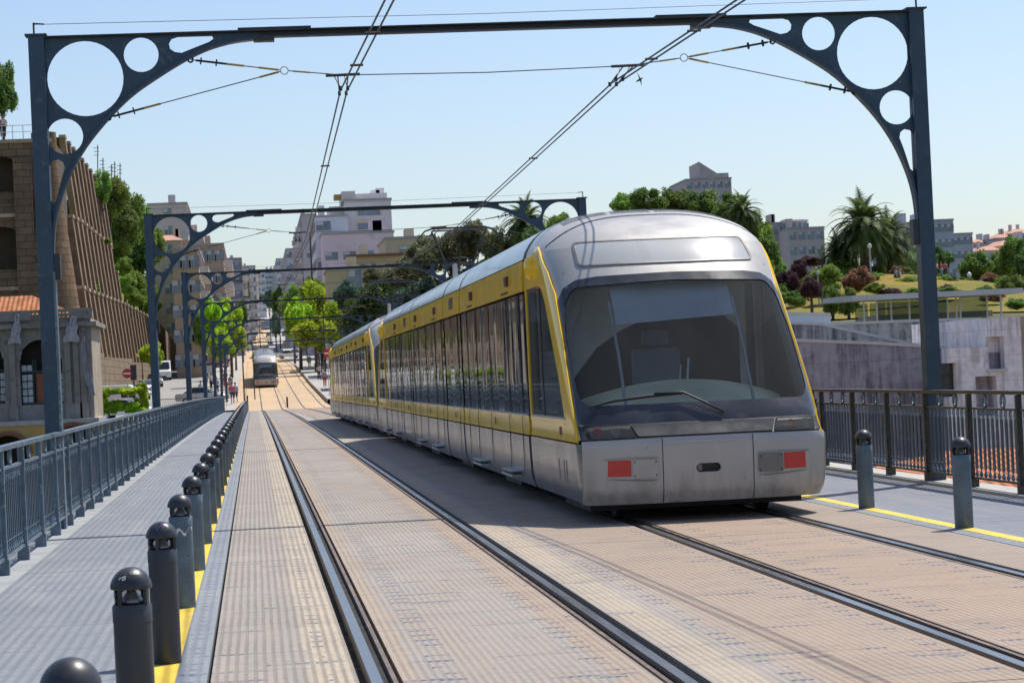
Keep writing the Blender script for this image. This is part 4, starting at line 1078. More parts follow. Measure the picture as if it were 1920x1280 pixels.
for A in arches:
    xa, xb, z0 = A[0][0], A[1][0], A[0][1]; f = MB()
    f.box(xa, xb, .42, .48, z0+1.85, z0+1.97); f.box(xa, xb, .42, .48, z0, z0+.1)
    for u in (0, .3, .36, .66, .72, 1): f.box(xa+(xb-xa)*u-.035, xa+(xb-xa)*u+.035, .41, .49, z0, z0+2.6)
    fo = f.build('window_frame', M['darkgreen'], t)
    for u in (.02, .38, .74):
        if u == .38:
            b = MB(); b.box(xa+(xb-xa)*.375, xa+(xb-xa)*.645, .44, .46, z0+.1, z0+1.8); b.build('board', M['redboard'], t); continue
        for i in range(2):
            for j in range(5):
                x0 = xa+(xb-xa)*(u+.005+i*.13); z = z0+.14+j*.42+(.12 if j > 3 else 0)
                if (i+j) % 7 == 6 or (j == 4 and i == 1 and u > .1): continue
                b = MB(); b.box(x0+.02, x0+(xb-xa)*.12, .445, .465, z, z+.36); b.build('pane', M['glassold'], fo)
    b = MB(); pts = [(p[0], .0, p[1]) for p in A[2:]]
    b.tube([(p[0], -.01, p[1]) for p in A[2:]], .09, 6); b.build('arch_moulding', M['greyst'], t)
for c in (24, 128, 144, 156): 
    x = bl(c, 700)[0]; b = MB(); b.box(x-.16, x+.16, -.16, 0, zb0+.9, zr-.5); b.box(x-.24, x+.24, -.22, 0, zb0, zb0+.9); b.box(x-.22, x+.22, -.22, 0, zr-.7, zr-.5); b.build('pilaster', M['greyst'], t)
b = MB(); b.box(-W, .35, -.4, .5, zr-.45, zr-.2); b.box(.0, .35, .5, 8.3, zr-.45, zr-.2); b.build('cornice', M['greyst'], t)
b = MB(); b.box(-W, .15, -.2, .1, zr+.42, zr+.6); b.build('parapet_cap', M['greyst'], t)
for i in range(40):
    x = -W+.1+i*.215
    if 14 < i < 24 or i > 33: 
        continue
    b = MB(); b.lathe([(.05, 0), (.08, .15), (.045, .35), (.06, .42)], 6, (x, -.05, zr)); b.build('baluster', M['greyst'], t)
for a, c in ((-W+.1+14.5*.215, -W+.1+23.5*.215), (-1.2, .12)):
    b = MB(); b.box(a, c, -.18, .08, zr, zr+.42); b.build('parapet', M['greyst'], t)
b = MB(); zr2 = zr+.35; px_, pz = bl(15, 553); b.add([(-W-4, .5, zr2), (-.9, .5, zr2), (-3.6, 3.6, zr2+1.25), (-W-4, 3.6, zr2+1.25), (-.9, 8, zr2)], [(0,1,2,3), (1,4,2)]); b.build('tile_roof', M['tile'], t)
b = MB(); b.box(-W-6, .3, -.9, 6, zb0-.25, zb0); b.build('ledge', M['kerbstone'], t)
lo = [archhole(bl(56, 0)[0], bl(150, 0)[0], zb0-8, bl(100, 796)[1]), archhole(bl(-60, 0)[0], bl(22, 0)[0], zb0-8, bl(0, 812)[1])]
plate([[(-W-6, -19), (3.5, -19), (3.5, zb0-.26), (-W-6, zb0-.26)]]+lo, .4, M['ochre'], 'ochre_base_wall', t, lambda u, v, w: (u, w-.8, v))
b = MB(); b.box(-W-6, 3.5, .3, 1, -19, zb0-.3); b.build('base_back_wall', M['void'], t)
for A in lo:
    b = MB(); b.tube([(p[0], -.85, p[1]) for p in A[2:]], .16, 6); b.build('brick_arch', M['brownst'], t)
def cloth(px, py, L, w, lab, seed, Y=BY-.35):
    r_ = random.Random(seed); p = P(px, py, Y); n = 14; m_ = 7; vs = []
    for i in range(n+1):
        u = i/n; cw = w*(.25+.75*u*(1-.4*u))*(1+.15*math.sin(seed+i)); cx = .22*math.sin(u*3.3+seed)*L*.3
        for j in range(m_+1):
            v = j/m_-.5; vs.append((p.x+cx+cw*v, Y-.12+.09*math.sin(j*2.1+i*.4), p.z-L*u-.12*abs(v)*w*math.sin(j+seed)))
    b = MB(); b.add(vs, [(i*(m_+1)+j, i*(m_+1)+j+1, (i+1)*(m_+1)+j+1, (i+1)*(m_+1)+j) for i in range(n) for j in range(m_)])
    tag(b.build('hanging_cloth', M['cloth'], smooth=True), lab, 'cloth')
cloth(28, 588, 1.7, .9, 'greyish torn cloth hanging from the roof edge left of the portal pole', 1)
cloth(135, 592, 1.5, 1.2, 'pale purple torn cloth bunched under the roof parapet right of the portal pole', 2)
cloth(163, 632, 3.4, .55, 'long pale torn cloth trailing down the building corner', 4)

# ------------------------------------------------------------------ right: concrete terraces, pavilion, tiled houses
M['concA'] = streaked('concrete_mauve', (.42, .39, .42), (.13, .11, .13), 1.0)
M['concB'] = streaked('concrete_grey', (.50, .48, .46), (.10, .09, .08), 1)
M['concC'] = streaked('concrete_sunlit_tone', (.88, .83, .83), (.38, .31, .29), .85)
M['cap'] = paint('concrete_coping', (.62, .58, .55), .8, var=.1, scale=1)
M['panelw'] = paint('white_blue_panel', (.62, .68, .74), .6, var=.06, scale=1)
M['greenglass'] = glass('pavilion_glass', (.74, .82, .80), .04, .78)
def wallpoly(name, label, pxs, Y, mat, thick=3, cap=True, zbot=-20):
    o = P(pxs[0][0], pxs[0][1], Y); t = empty(name, (o.x, Y, 0), 0, label, 'wall')
    top = [(P(x, y, Y).x-o.x, P(x, y, Y).z) for x, y in pxs]
    b = MB(); b.prism([(top[0][0], zbot)]+top+[(top[-1][0], zbot)], 'y', 0, thick); b.build('wall', mat, t)
    if cap:
        b = MB()
        for (xa, za), (xb, zb_) in zip(top, top[1:]):
            if abs(xb-xa) < .05: continue
            b.add([(xa, -.08, za), (xb, -.08, zb_), (xb, -.08, zb_+.16), (xa, -.08, za+.16), (xa, .5, za), (xb, .5, zb_), (xb, .5, zb_+.16), (xa, .5, za+.16)], [(0,1,2,3), (4,7,6,5), (3,2,6,7), (0,4,5,1)])
        b.build('coping', M['cap'], t)
    return t, o
wallpoly('concrete_wall', 'stained mauve concrete wall right of the tram', [(1380, 636), (1500, 641), (1640, 646), (1775, 654)], 118, M['concA'])
wallpoly('concrete_wall', 'pale concrete ramp wall with sloping top behind the mauve wall', [(1380, 604), (1538, 610), (1775, 662)], 126, M['concB'])
wallpoly('concrete_wall', 'streaky grey concrete wall under the glass pavilion', [(1400, 612), (1560, 610), (1700, 604), (1840, 600)], 138, M['concB'])
t, o = wallpoly('parapet_box', 'white boxy parapet above the concrete walls beside the tram', [(1400, 588), (1557, 592)], 132, M['panelw'], thick=2, zbot=2)
# block with recessed openings; sunlight is put into its pale concrete colour
Yb = 114; ob = P(1760, 700, Yb); t = empty('concrete_block', (ob.x, Yb, 0), 0, 'tall pale concrete block with recessed openings at the right edge', 'building')
def rb(px, py): p = P(px, py, Yb); return (p.x-ob.x, p.z)
def rq(x0, y0, x1, y1): a = rb(x0, y1); c = rb(x1, y0); return [(a[0], a[1]), (c[0], a[1]), (c[0], c[1]), (a[0], c[1])]
out = [rb(1742, 0)[0], rb(1790, 0)[0], rb(1826, 0)[0], rb(2150, 0)[0]]
zs = [rb(1760, 654)[1], rb(1826, 597)[1], -20]
hl = [rq(1757, 680, 1792, 745), rq(1855, 630, 1882, 692), rq(1832, 704, 1868, 780), rq(1985, 640, 2015, 700)]
plate([[(out[0], -20), (out[3], -20), (out[3], zs[1]), (out[2], zs[1]), (out[2], zs[0]), (out[0], zs[0])]]+hl, .8, M['concC'], 'facade', t, lambda u, v, w: (u, w, v))
b = MB(); b.box(out[0]+.05, out[3], .8, 2, -20, zs[0]-.3); b.build('back_wall', M['concA'], t)
b = MB(); b.box(out[2], out[3], .81, 14, zs[0]-.3, zs[1]); b.build('upper_block', M['concC'], t)
h = hl[0]; b = MB(); b.box(h[0][0], h[1][0], .55, .6, h[0][1], h[2][1]); pn = b.build('window', M['blackgloss'], t)
b = MB(); b.box(h[0][0], h[1][0], .5, .56, h[0][1]+1.0, h[0][1]+1.08); b.build('frame', M['darkgreen'], pn)
b = MB(); x = rb(1889, 0)[0]; b.box(x-.14, x+.14, -.02, .3, -20, zs[1]); b.build('joint_strip', M['warmst'], t)
for q in (hl[1], hl[2]):
    b = MB(); b.box(q[0][0]-.12, q[1][0]+.12, -.1, .0, q[0][1]-.14, q[0][1]); b.build('sill', M['cap'], t)
# pavilion
Yp = 160; t = empty('glass_pavilion', (P(1600, 600, Yp).x, Yp, 4.2), 0, 'low glass pavilion with a thin flat white roof on the lawn', 'pavilion')
px0 = t.location.x
def pp(px, py, Y=Yp): p = P(px, py, Y); return (p.x-px0, p.z-4.2)
a = pp(1588, 566); c = pp(1906, 551)
b = MB(); b.add([(a[0], -1.5, a[1]), (c[0], -1.5, c[1]), (c[0], 7, c[1]+.1), (a[0], 7, a[1]+.1), (a[0], -1.5, a[1]+.38), (c[0], -1.5, c[1]+.38), (c[0], 7, c[1]+.48), (a[0], 7, a[1]+.48)], [(0,3,2,1), (4,5,6,7), (0,1,5,4), (1,2,6,5), (2,3,7,6), (3,0,4,7)]); b.build('roof', M['cap'], t)
for px in (1614, 1638, 1645, 1672, 1706, 1752, 1778, 1794, 1802, 1852, 1870):
    x = pp(px, 600)[0]; b = MB(); b.box(x-.05, x+.05, .0 if px not in (1614, 1638, 1870) else -1.0, .1 if px not in (1614, 1638, 1870) else -.9, -.5, a[1]+(c[1]-a[1])*(x-a[0])/(c[0]-a[0])); b.build('post', M['cap'], t)
for u, v in ((1645, 1670), (1674, 1704), (1708, 1750), (1753, 1776), (1804, 1850)):
    for yy in (.05, 6.0):
        b = MB(); xa, xb = pp(u, 600)[0], pp(v, 600)[0]; zz = a[1]+(c[1]-a[1])*((xa+xb)/2-a[0])/(c[0]-a[0])-.05; b.box(xa, xb, yy, yy+.03, -.5, zz); b.build('glass_pane', M['greenglass'], t)
b = MB(); b.box(pp(1650, 600)[0], pp(1870, 600)[0], 1, 6, -.3, .1); b.build('floor', M['platform'], t)
b = MB(); b.box(pp(1762, 600)[0], pp(1782, 600)[0], 3, 4, .1, 1.9); b.build('counter', M['white'], t)
# tiled houses below the bridge
for i, (x0, x1, y0, y1, ze, zr_, lab) in enumerate([(13.5, 40, 56, 74, -3.5, -1.9, 'long clay tiled roof below the right railing, nearest one'), (20, 46, 78, 98, -4.2, -2.2, 'clay tiled roof below the bridge behind the nearest roof'), (14, 23, 90, 112, -9.0, -6.5, 'small clay tiled roof in the valley close to the bridge'), (37, 56, 60, 84, -8.6, -6.0, 'clay tiled roof far right below the bridge')]):
    t = empty('tiled_house', (x0, y0, -20), 0, lab, 'house'); W_, D_ = x1-x0, y1-y0
    b = MB(); b.box(0, W_, 0, D_, 0, ze+20); b.build('wall', M['warmst'], t)
    b = MB(); z0, z1 = ze+20, zr_+20; b.add([(-.5, -.5, z0), (W_+.5, -.5, z0), (W_+.5, D_+.5, z0), (-.5, D_+.5, z0), (D_*.3, D_/2, z1), (W_-D_*.3, D_/2, z1)], [(0,1,5,4), (1,2,5), (2,3,4,5), (3,0,4)]); b.build('tile_roof', M['tile'], t)
    for q in range(3):
        b = MB(); b.box(1.5+q*4, 2.6+q*4, -.05, .0, ze+20-2.6, ze+20-1.0); b.build('window', M['window'], t)
# ------------------------------------------------------------------ town buildings
def wallm(name, c, var=.1): return paint(name, c, .85, var=var, scale=.12, dirt=shade(c, .8), dscale=.5)
M['pane_far'] = paint('far_pane', (.20, .24, .29), .25, var=.4, scale=.3)
M['frame_far'] = paint('far_frame', (.42, .40, .40), .7, var=.1, scale=1)
M['shutter'] = paint('shutter_grey', (.52, .53, .55), .6, var=.1, scale=1)
M['slate'] = paint('far_roof_grey', (.36, .34, .34), .9, var=.15, scale=.3)
M['tilefar'] = paint('far_clay_tiles', (.58, .32, .22), .9, var=.2, scale=.4)
def winmesh(w, h, face):
    """face 'f' looks to -Y, 'r' to +X, 'l' to -X; origin at the sill centre on the wall plane"""
    b = MB(); 
    def bx(u0, u1, d0, d1, z0, z1):
        if face == 'f': b.box(u0, u1, -d1, -d0, z0, z1)
        elif face == 'r': b.box(d0, d1, u0, u1, z0, z1)
        else: b.box(-d1, -d0, u0, u1, z0, z1)
    b.cm = 0; bx(-w/2, w/2, .005, .03, 0, h); b.cm = 1; f = .05
    bx(-w/2-f, -w/2, .0, .10, -f, h+f); bx(w/2, w/2+f, 0, .10, -f, h+f); bx(-w/2, w/2, 0, .12, -f, 0); bx(-w/2, w/2, 0, .10, h, h+f); bx(-.03, .03, .03, .07, 0, h)
    b.cm = 2; bx(-w/2, 0 if w > 1 else w/2, .03, .05, h*.62, h); b.cm = 0
    return b.mesh('window', [M['pane_far'], M['frame_far'], M['shutter']])
_wm = {}
def building(label, px0, px1, pyt, Y, depth, col, fr_=None, side=None, roof='flat', zb=None, win=(1.3, 1.5), floor=3.1, cat='building', skip=0, bal=False, name='apartment_building', vskip=0.0):
    a = P(px0, pyt, Y); c = P(px1, pyt, Y); zb = (min(gh(a.x, Y), zd(Y))-1.5) if zb is None else zb
    t = empty(name, (a.x, Y, zb), 0, label, cat); W_ = c.x-a.x; H = a.z-zb
    if isinstance(col, tuple): hz = min(.45, max(0, (Y-280)/1400+.04)); col = tuple(c_*(1-hz)+h_*hz for c_, h_ in zip(col, (.66, .70, .76)))  # distance haze mixed into the wall colour, stronger with depth
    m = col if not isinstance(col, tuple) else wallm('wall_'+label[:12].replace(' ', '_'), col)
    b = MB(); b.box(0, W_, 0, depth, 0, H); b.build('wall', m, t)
    b = MB()
    if roof == 'flat': b.box(-.15, W_+.15, -.15, depth+.15, H, H+.35); b.build('roof', M['slate'], t)
    else:
        h = min(3, W_*.22); b.add([(-.4, -.4, H), (W_+.4, -.4, H), (W_+.4, depth+.4, H), (-.4, depth+.4, H), (W_*.35, min(depth, W_)*.4, H+h), (W_*.65, min(depth, W_)*.4, H+h), (W_*.65, depth-min(depth, W_)*.4, H+h), (W_*.35, depth-min(depth, W_)*.4, H+h)], [(0,1,5,4), (1,2,6,5), (2,3,7,6), (3,0,4,7), (4,5,6,7), (0,3,2,1)]); b.build('roof', M['tilefar'], t)
    rr = random.Random(label); nf = int((H-1.2)/floor)
    nf = min(nf, 9)
    if fr_ is None: fr_ = max(1, int(W_/3.4))
    w, h = win
    def wm(face):
        k = (w, h, face)
        if k not in _wm: _wm[k] = winmesh(w, h, face)
        return _wm[k]
    for f in range(nf):
        z = H-floor*(f+1)+.9
        for i in range(fr_):
            if rr.random() < vskip: continue
            link('window', wm('f'), t, (W_*(i+.5)/fr_, 0, z))
        if side:
            ns = min(8, max(2, int(depth/4)))
            for i in range(ns):
                y = depth*(i+.5)/ns
                link('window', wm(side), t, (W_ if side == 'r' else 0, y, z))
                if bal and i % 2 == 0:
                    s = 1 if side == 'r' else -1; x0 = W_ if side == 'r' else 0
                    b = MB(); xs_ = sorted((x0, x0+s*1.2)); b.box(xs_[0], xs_[1], y-1.6, y+1.6, z-.9, z-.75); b.box(xs_[0] if s < 0 else xs_[1]-.1, xs_[0]+.1 if s < 0 else xs_[1], y-1.6, y+1.6, z-.75, z+.1); b.box(xs_[0]+.1, xs_[1]-.1, y-1.6, y-1.5, z-.75, z+.1); b.build('balcony', M['cap'], t)
    for k in range(rr.randint(1, 2)):
        b = MB(); x = W_*rr.uniform(.15, .75); b.box(x, x+W_*.18, depth*.3, depth*.5, H+.3, H+1.8+rr.random()) if roof == 'flat' else b.box(x, x+.7, depth*.3, depth*.3+.7, H+.5, H+2.4); b.build('rooftop_hut' if roof == 'flat' else 'chimney', m, t)
    return t, W_, H, m
# left side of the street
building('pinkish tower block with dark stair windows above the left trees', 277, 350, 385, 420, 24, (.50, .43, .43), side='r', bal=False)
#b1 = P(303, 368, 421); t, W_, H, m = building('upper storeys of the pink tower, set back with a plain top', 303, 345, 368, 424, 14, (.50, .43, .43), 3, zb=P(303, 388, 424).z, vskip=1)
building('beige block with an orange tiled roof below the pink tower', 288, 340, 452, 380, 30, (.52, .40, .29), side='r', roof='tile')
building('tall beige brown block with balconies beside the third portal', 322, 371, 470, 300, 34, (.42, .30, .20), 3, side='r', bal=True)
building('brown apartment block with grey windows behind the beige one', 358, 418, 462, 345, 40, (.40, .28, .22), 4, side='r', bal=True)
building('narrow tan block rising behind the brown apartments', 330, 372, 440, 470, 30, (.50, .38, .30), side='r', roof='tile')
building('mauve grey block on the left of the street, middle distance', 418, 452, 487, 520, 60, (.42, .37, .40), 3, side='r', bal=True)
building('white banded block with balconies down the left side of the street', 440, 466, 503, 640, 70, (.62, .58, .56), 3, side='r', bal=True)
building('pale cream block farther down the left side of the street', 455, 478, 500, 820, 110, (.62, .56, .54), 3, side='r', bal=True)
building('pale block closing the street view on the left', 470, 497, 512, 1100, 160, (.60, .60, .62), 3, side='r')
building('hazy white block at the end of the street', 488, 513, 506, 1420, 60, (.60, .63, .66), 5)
# right side of the street
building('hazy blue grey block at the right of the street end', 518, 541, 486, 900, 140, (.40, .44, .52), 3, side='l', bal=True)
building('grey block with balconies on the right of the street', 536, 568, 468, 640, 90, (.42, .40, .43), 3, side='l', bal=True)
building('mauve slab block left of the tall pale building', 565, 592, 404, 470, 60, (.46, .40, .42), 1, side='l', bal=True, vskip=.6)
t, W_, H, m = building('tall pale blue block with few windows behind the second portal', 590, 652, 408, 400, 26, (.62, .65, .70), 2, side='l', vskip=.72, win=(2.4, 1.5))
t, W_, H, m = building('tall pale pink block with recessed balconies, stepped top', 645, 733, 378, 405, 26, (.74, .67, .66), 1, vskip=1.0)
# stepped top and two deep loggias of the pink tower
def q_(px, py, Y=405): p = P(px, py, Y); return (p.x-t.location.x, p.z-t.location.z)
a = q_(641, 358); c = q_(667, 380); b = MB(); b.box(a[0], c[0], 1, 14, H, a[1]); b.build('stair_tower', M['cap'], t)
a = q_(667, 361); c = q_(728, 380); b = MB(); b.box(a[0], c[0], 3, 16, H, a[1]); b.build('penthouse', m, t)
a = q_(618, 385); c = q_(646, 398); b = MB(); b.box(a[0], c[0], 3, 16, q_(0, 440)[1], a[1]); b.build('side_wing', m, t)
a = q_(628, 371); c = q_(641, 379); b = MB(); b.box(a[0], c[0], 4, 7, q_(0, 385)[1], a[1]); b.build('orange_tank', M['ochre'], t)
M['cream'] = paint('cream_render', (.68, .56, .42), .85, var=.06, scale=.5)
for y0, y1 in ((388, 403), (411, 429)):
    a = q_(667, y0); c = q_(716, y1); b = MB(); b.box(a[0], c[0], -.06, -.01, c[1], a[1]); lg = b.build('loggia', M['cream'], t)
    b = MB(); b.box(a[0]+.3, c[0]-.3, -.12, -.065, c[1], c[1]+1.1); b.build('railing_glass', M['pane_far'], lg)
    if y0 > 400: b = MB(); b.box(a[0]+3, a[0]+5, -.12, -.065, c[1]+1.1, a[1]-.5); b.build('window', M['pane_far'], lg)
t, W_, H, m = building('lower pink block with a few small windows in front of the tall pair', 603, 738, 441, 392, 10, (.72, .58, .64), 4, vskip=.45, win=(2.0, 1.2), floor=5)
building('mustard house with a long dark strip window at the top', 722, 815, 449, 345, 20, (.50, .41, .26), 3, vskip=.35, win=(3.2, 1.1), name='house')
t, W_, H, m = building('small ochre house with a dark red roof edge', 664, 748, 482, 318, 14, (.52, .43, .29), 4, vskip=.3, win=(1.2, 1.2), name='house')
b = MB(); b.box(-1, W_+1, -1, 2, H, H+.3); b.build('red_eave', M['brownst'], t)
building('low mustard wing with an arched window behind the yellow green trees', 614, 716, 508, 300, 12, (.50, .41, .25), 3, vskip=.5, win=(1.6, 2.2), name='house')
# right skyline
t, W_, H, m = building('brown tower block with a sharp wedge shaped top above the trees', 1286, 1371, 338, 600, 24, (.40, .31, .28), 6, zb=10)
a = P(1313, 302, 598); c = P(1369, 330, 598); b = MB(); x0 = a.x-t.location.x; x1 = c.x-t.location.x
b.prism([(x0, H), (x1, H), (x1, c.z-t.location.z+1), (x1-3, c.z-t.location.z+1), (x0, a.z-t.location.z)], 'y', -.05, 14); b.build('wedge_top', m, t)
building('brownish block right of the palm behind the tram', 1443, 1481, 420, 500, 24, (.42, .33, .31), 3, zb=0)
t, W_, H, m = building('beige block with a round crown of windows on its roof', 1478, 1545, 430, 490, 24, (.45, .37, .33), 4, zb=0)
b = MB(); r_ = W_*.36; b.lathe([(r_, 0), (r_, 2.0), (r_+.3, 2.0), (r_+.3, 2.4), (.1, 2.4)], 24, (W_*.48, 10, H)); b.build('round_crown', M['cap'], t)
b = MB(); 
for k in range(14):
    an = 2*math.pi*k/14; b = MB(); x, y = W_*.48+(r_+.02)*math.cos(an), 10+(r_+.02)*math.sin(an); b.box(x-.3, x+.3, y-.3, y+.3, H+.6, H+1.7)
    if y < 10: b.build('crown_window', M['pane_far'], t)
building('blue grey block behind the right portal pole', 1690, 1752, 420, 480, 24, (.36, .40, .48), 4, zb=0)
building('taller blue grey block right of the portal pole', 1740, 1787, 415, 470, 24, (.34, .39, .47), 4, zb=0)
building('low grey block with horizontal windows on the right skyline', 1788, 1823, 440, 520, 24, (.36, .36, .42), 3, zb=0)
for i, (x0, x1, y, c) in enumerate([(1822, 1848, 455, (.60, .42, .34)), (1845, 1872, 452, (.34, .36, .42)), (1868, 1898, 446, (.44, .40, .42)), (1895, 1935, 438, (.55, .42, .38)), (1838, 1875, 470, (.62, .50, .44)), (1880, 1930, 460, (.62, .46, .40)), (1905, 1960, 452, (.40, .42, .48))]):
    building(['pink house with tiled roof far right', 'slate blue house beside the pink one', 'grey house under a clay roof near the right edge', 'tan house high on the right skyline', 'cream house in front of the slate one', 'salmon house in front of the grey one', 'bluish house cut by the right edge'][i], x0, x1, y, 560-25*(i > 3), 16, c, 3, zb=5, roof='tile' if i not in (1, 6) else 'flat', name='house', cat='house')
# antenna masts above the left trees
for px, y0, y1 in ((183, 272, 325), (193, 296, 325), (209, 308, 330), (215, 303, 330), (225, 306, 330)):
    p = P(px, y1+14, 330); q = P(px, y0, 330); b = MB(); b.tube([p, q], .07, 5); 
    for k in range(3): z = q.z-.4-k*.5; b.tube([(p.x-.35, 330, z), (p.x+.35, 330, z)], .04, 4)
    o = b.build('antenna_mast', M['wire']); tag(o, {183: 'tallest thin antenna mast above the left trees', 193: 'second antenna mast from the left above the trees', 209: 'short antenna mast left of the closest pair', 215: 'slim antenna mast between two others above the trees', 225: 'rightmost antenna mast above the left trees'}[px], 'antenna', 'antenna masts on the hill')

# ------------------------------------------------------------------ trees
def crown_mesh(name, seed, mat, n=4200, leaf=.055, clumps=26, squash=.85, gap=.3):
    rr = random.Random(seed); cl = []
    for _ in range(clumps):
        while True:
            v = Vector((rr.uniform(-1, 1), rr.uniform(-1, 1), rr.uniform(-1, 1)))
            if .25 < v.length < 1: break
        v = v.normalized()*rr.uniform(.45, .80); v.z = v.z*squash; cl.append((v, rr.uniform(.20, .36)))
    b = MB(); V = b.v; Fc = b.f
    for i in range(n):
        c, r = cl[rr.randrange(clumps)] if i % 7 else (Vector((0, 0, 0)), .62)
        d = Vector((rr.gauss(0, 1), rr.gauss(0, 1), rr.gauss(0, 1))).normalized()
        p = c+d*r*(rr.uniform(.55, 1.08)); s = leaf*rr.uniform(.6, 1.35)
        nn = (d*.7+Vector((rr.gauss(0, 1), rr.gauss(0, 1), rr.gauss(0, 1)))*.55).normalized(); a = nn.orthogonal().normalized(); a.rotate(Matrix.Rotation(rr.uniform(0, 6.28), 3, nn)) if False else None
        bb = nn.cross(a); th = rr.uniform(0, 6.28); u = a*math.cos(th)+bb*math.sin(th); w_ = nn.cross(u)
        k = len(V); V += [tuple(p-u*s), tuple(p-w_*s*.5), tuple(p+u*s), tuple(p+w_*s*.55)]; Fc.append([k, k+1, k+2, k+3]); b.m.append(0)
    return b.mesh(name, mat, fix=False)
LM = dict(dark=leafmat('foliage_dark', (.030, .055, .018), (.080, .130, .036)), mid=leafmat('foliage_mid', (.045, .080, .020), (.13, .19, .04)), light=leafmat('foliage_light', (.07, .11, .02), (.17, .24, .045)),
          lime=leafmat('foliage_lime', (.12, .19, .015), (.34, .42, .03), trans=.5), brown=leafmat('foliage_brownish', (.055, .065, .032), (.150, .150, .075)), purple=leafmat('foliage_purple', (.030, .016, .022), (.085, .040, .05)),
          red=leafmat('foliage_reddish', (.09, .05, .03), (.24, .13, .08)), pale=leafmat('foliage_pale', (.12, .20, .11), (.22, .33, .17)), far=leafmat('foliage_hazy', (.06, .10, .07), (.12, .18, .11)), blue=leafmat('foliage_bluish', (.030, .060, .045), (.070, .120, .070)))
CR = {}
def crown(kind, v):
    k = (kind, v)
    if k not in CR: CR[k] = crown_mesh('crown', 11*v+len(kind), LM[kind], n=[8200, 7200, 9000][v % 3], clumps=[30, 24, 36][v % 3], leaf=.062, squash=[.85, .95, .75][v % 3])
    return CR[k]
_tr = {}
def tree(label, px, py, Y, rx, ry, kind='mid', v=0, group=None, name='tree', bark='bark', trunk=True):
    p = P(px, py, Y); sx = rx*Y/FPX; sz = ry*Y/FPX; zg = gh(p.x, Y); zb = min(zg, p.z-sz)
    t = empty(name, (p.x, Y, zb), 0, label, 'tree' if name != 'shrub' else 'shrub', group)
    c = link('crown', crown(kind, v), t, (0, 0, p.z-zb), rnd.uniform(0, 6), (sx, sx*rnd.uniform(.85, 1.1), sz))
    if trunk:
        H = p.z-zb; b = MB(); r0 = max(.12, sx*.07); b.tube([(0, 0, -.5), (.1*sx*.3, 0, H*.5), (0, .05, H)], [r0*1.3, r0, r0*.55], 8)
        for k in range(6):
            a = k*1.05+rnd.random(); z = H*rnd.uniform(.55, .9); e = Vector((math.cos(a)*sx*.6, math.sin(a)*sx*.6, H+sz*rnd.uniform(-.2, .5))); b.tube([(0, 0, z), (e.x*.5, e.y*.5, (z+e.z)/2+.1), e], [r0*.5, r0*.35, r0*.12], 5)
        b.build('trunk', M[bark], t, smooth=True)
    return t
def palm_mesh(seed, n=120, L=1.0):
    rr = random.Random(seed); b = MB()
    for i in range(n):
        az_ = i*2.39996+rr.uniform(-.2, .2); el_ = 1.4-2.35*(i/n)**.9+rr.uniform(-.12, .12); L_ = L*rr.uniform(.85, 1.1); p = Vector((0, 0, 0)); d = Vector((math.cos(az_)*math.cos(el_), math.sin(az_)*math.cos(el_), math.sin(el_))); pts = [p.copy()]; m_ = 14
        dr = Vector((0, 0, -1)); 
        for k in range(m_):
            p = p+d*L_/m_; pts.append(p.copy()); d = (d+dr*(.10+.09*k/m_)*(1.1 if el_ > 0 else .6)).normalized()
        b.tube(pts, [.012*(1-k/(m_+1))+.003 for k in range(m_+1)], 4, False)
        for k in range(1, m_+1):
            q = pts[k]; dd = (pts[k]-pts[k-1]).normalized(); sd = dd.cross(Vector((0, 0, 1))).normalized(); upv = sd.cross(dd)
            for h in range(2):
                for s in (-1, 1):
                    ll = .21*L*math.sin(math.pi*min(1, .12+.84*(k+h*.5)/m_))*rr.uniform(.8, 1.15); base = q-dd*h*L_/m_*.5
                    tip = base+(sd*s*.85+dd*.55+upv*.18+Vector((0, 0, -.28))).normalized()*ll; w_ = dd*.02*L
                    b.add([base-w_, base+w_, tip], [(0, 1, 2)])
    return b.mesh('palm_crown', M['palmleaf'], fix=False)
M['palmleaf'] = leafmat('palm_leaf', (.035, .055, .015), (.12, .15, .05), trans=.25)
PM = [palm_mesh(1), palm_mesh(5)]
def palm(label, px, py, Y, r, v=0):
    p = P(px, py, Y); s = r*Y/FPX; zg = gh(p.x, Y); t = empty('palm_tree', (p.x, Y, zg), 0, label, 'palm', 'palm trees')
    H = p.z-zg; link('crown', PM[v], t, (0, 0, H), rnd.uniform(0, 6), (s, s, s))
    b = MB(); b.tube([(0, 0, -.5), (0, 0, H*.6), (0, 0, H+.1)], [s*.13, s*.10, s*.13], 12); b.build('trunk', M['palmbark'], t, smooth=True)
gL = 'trees on the left hill'; 
tree('leafy tree cut by the left edge high above the old wall', 2, 168, 207, 34, 64, 'mid', 0)
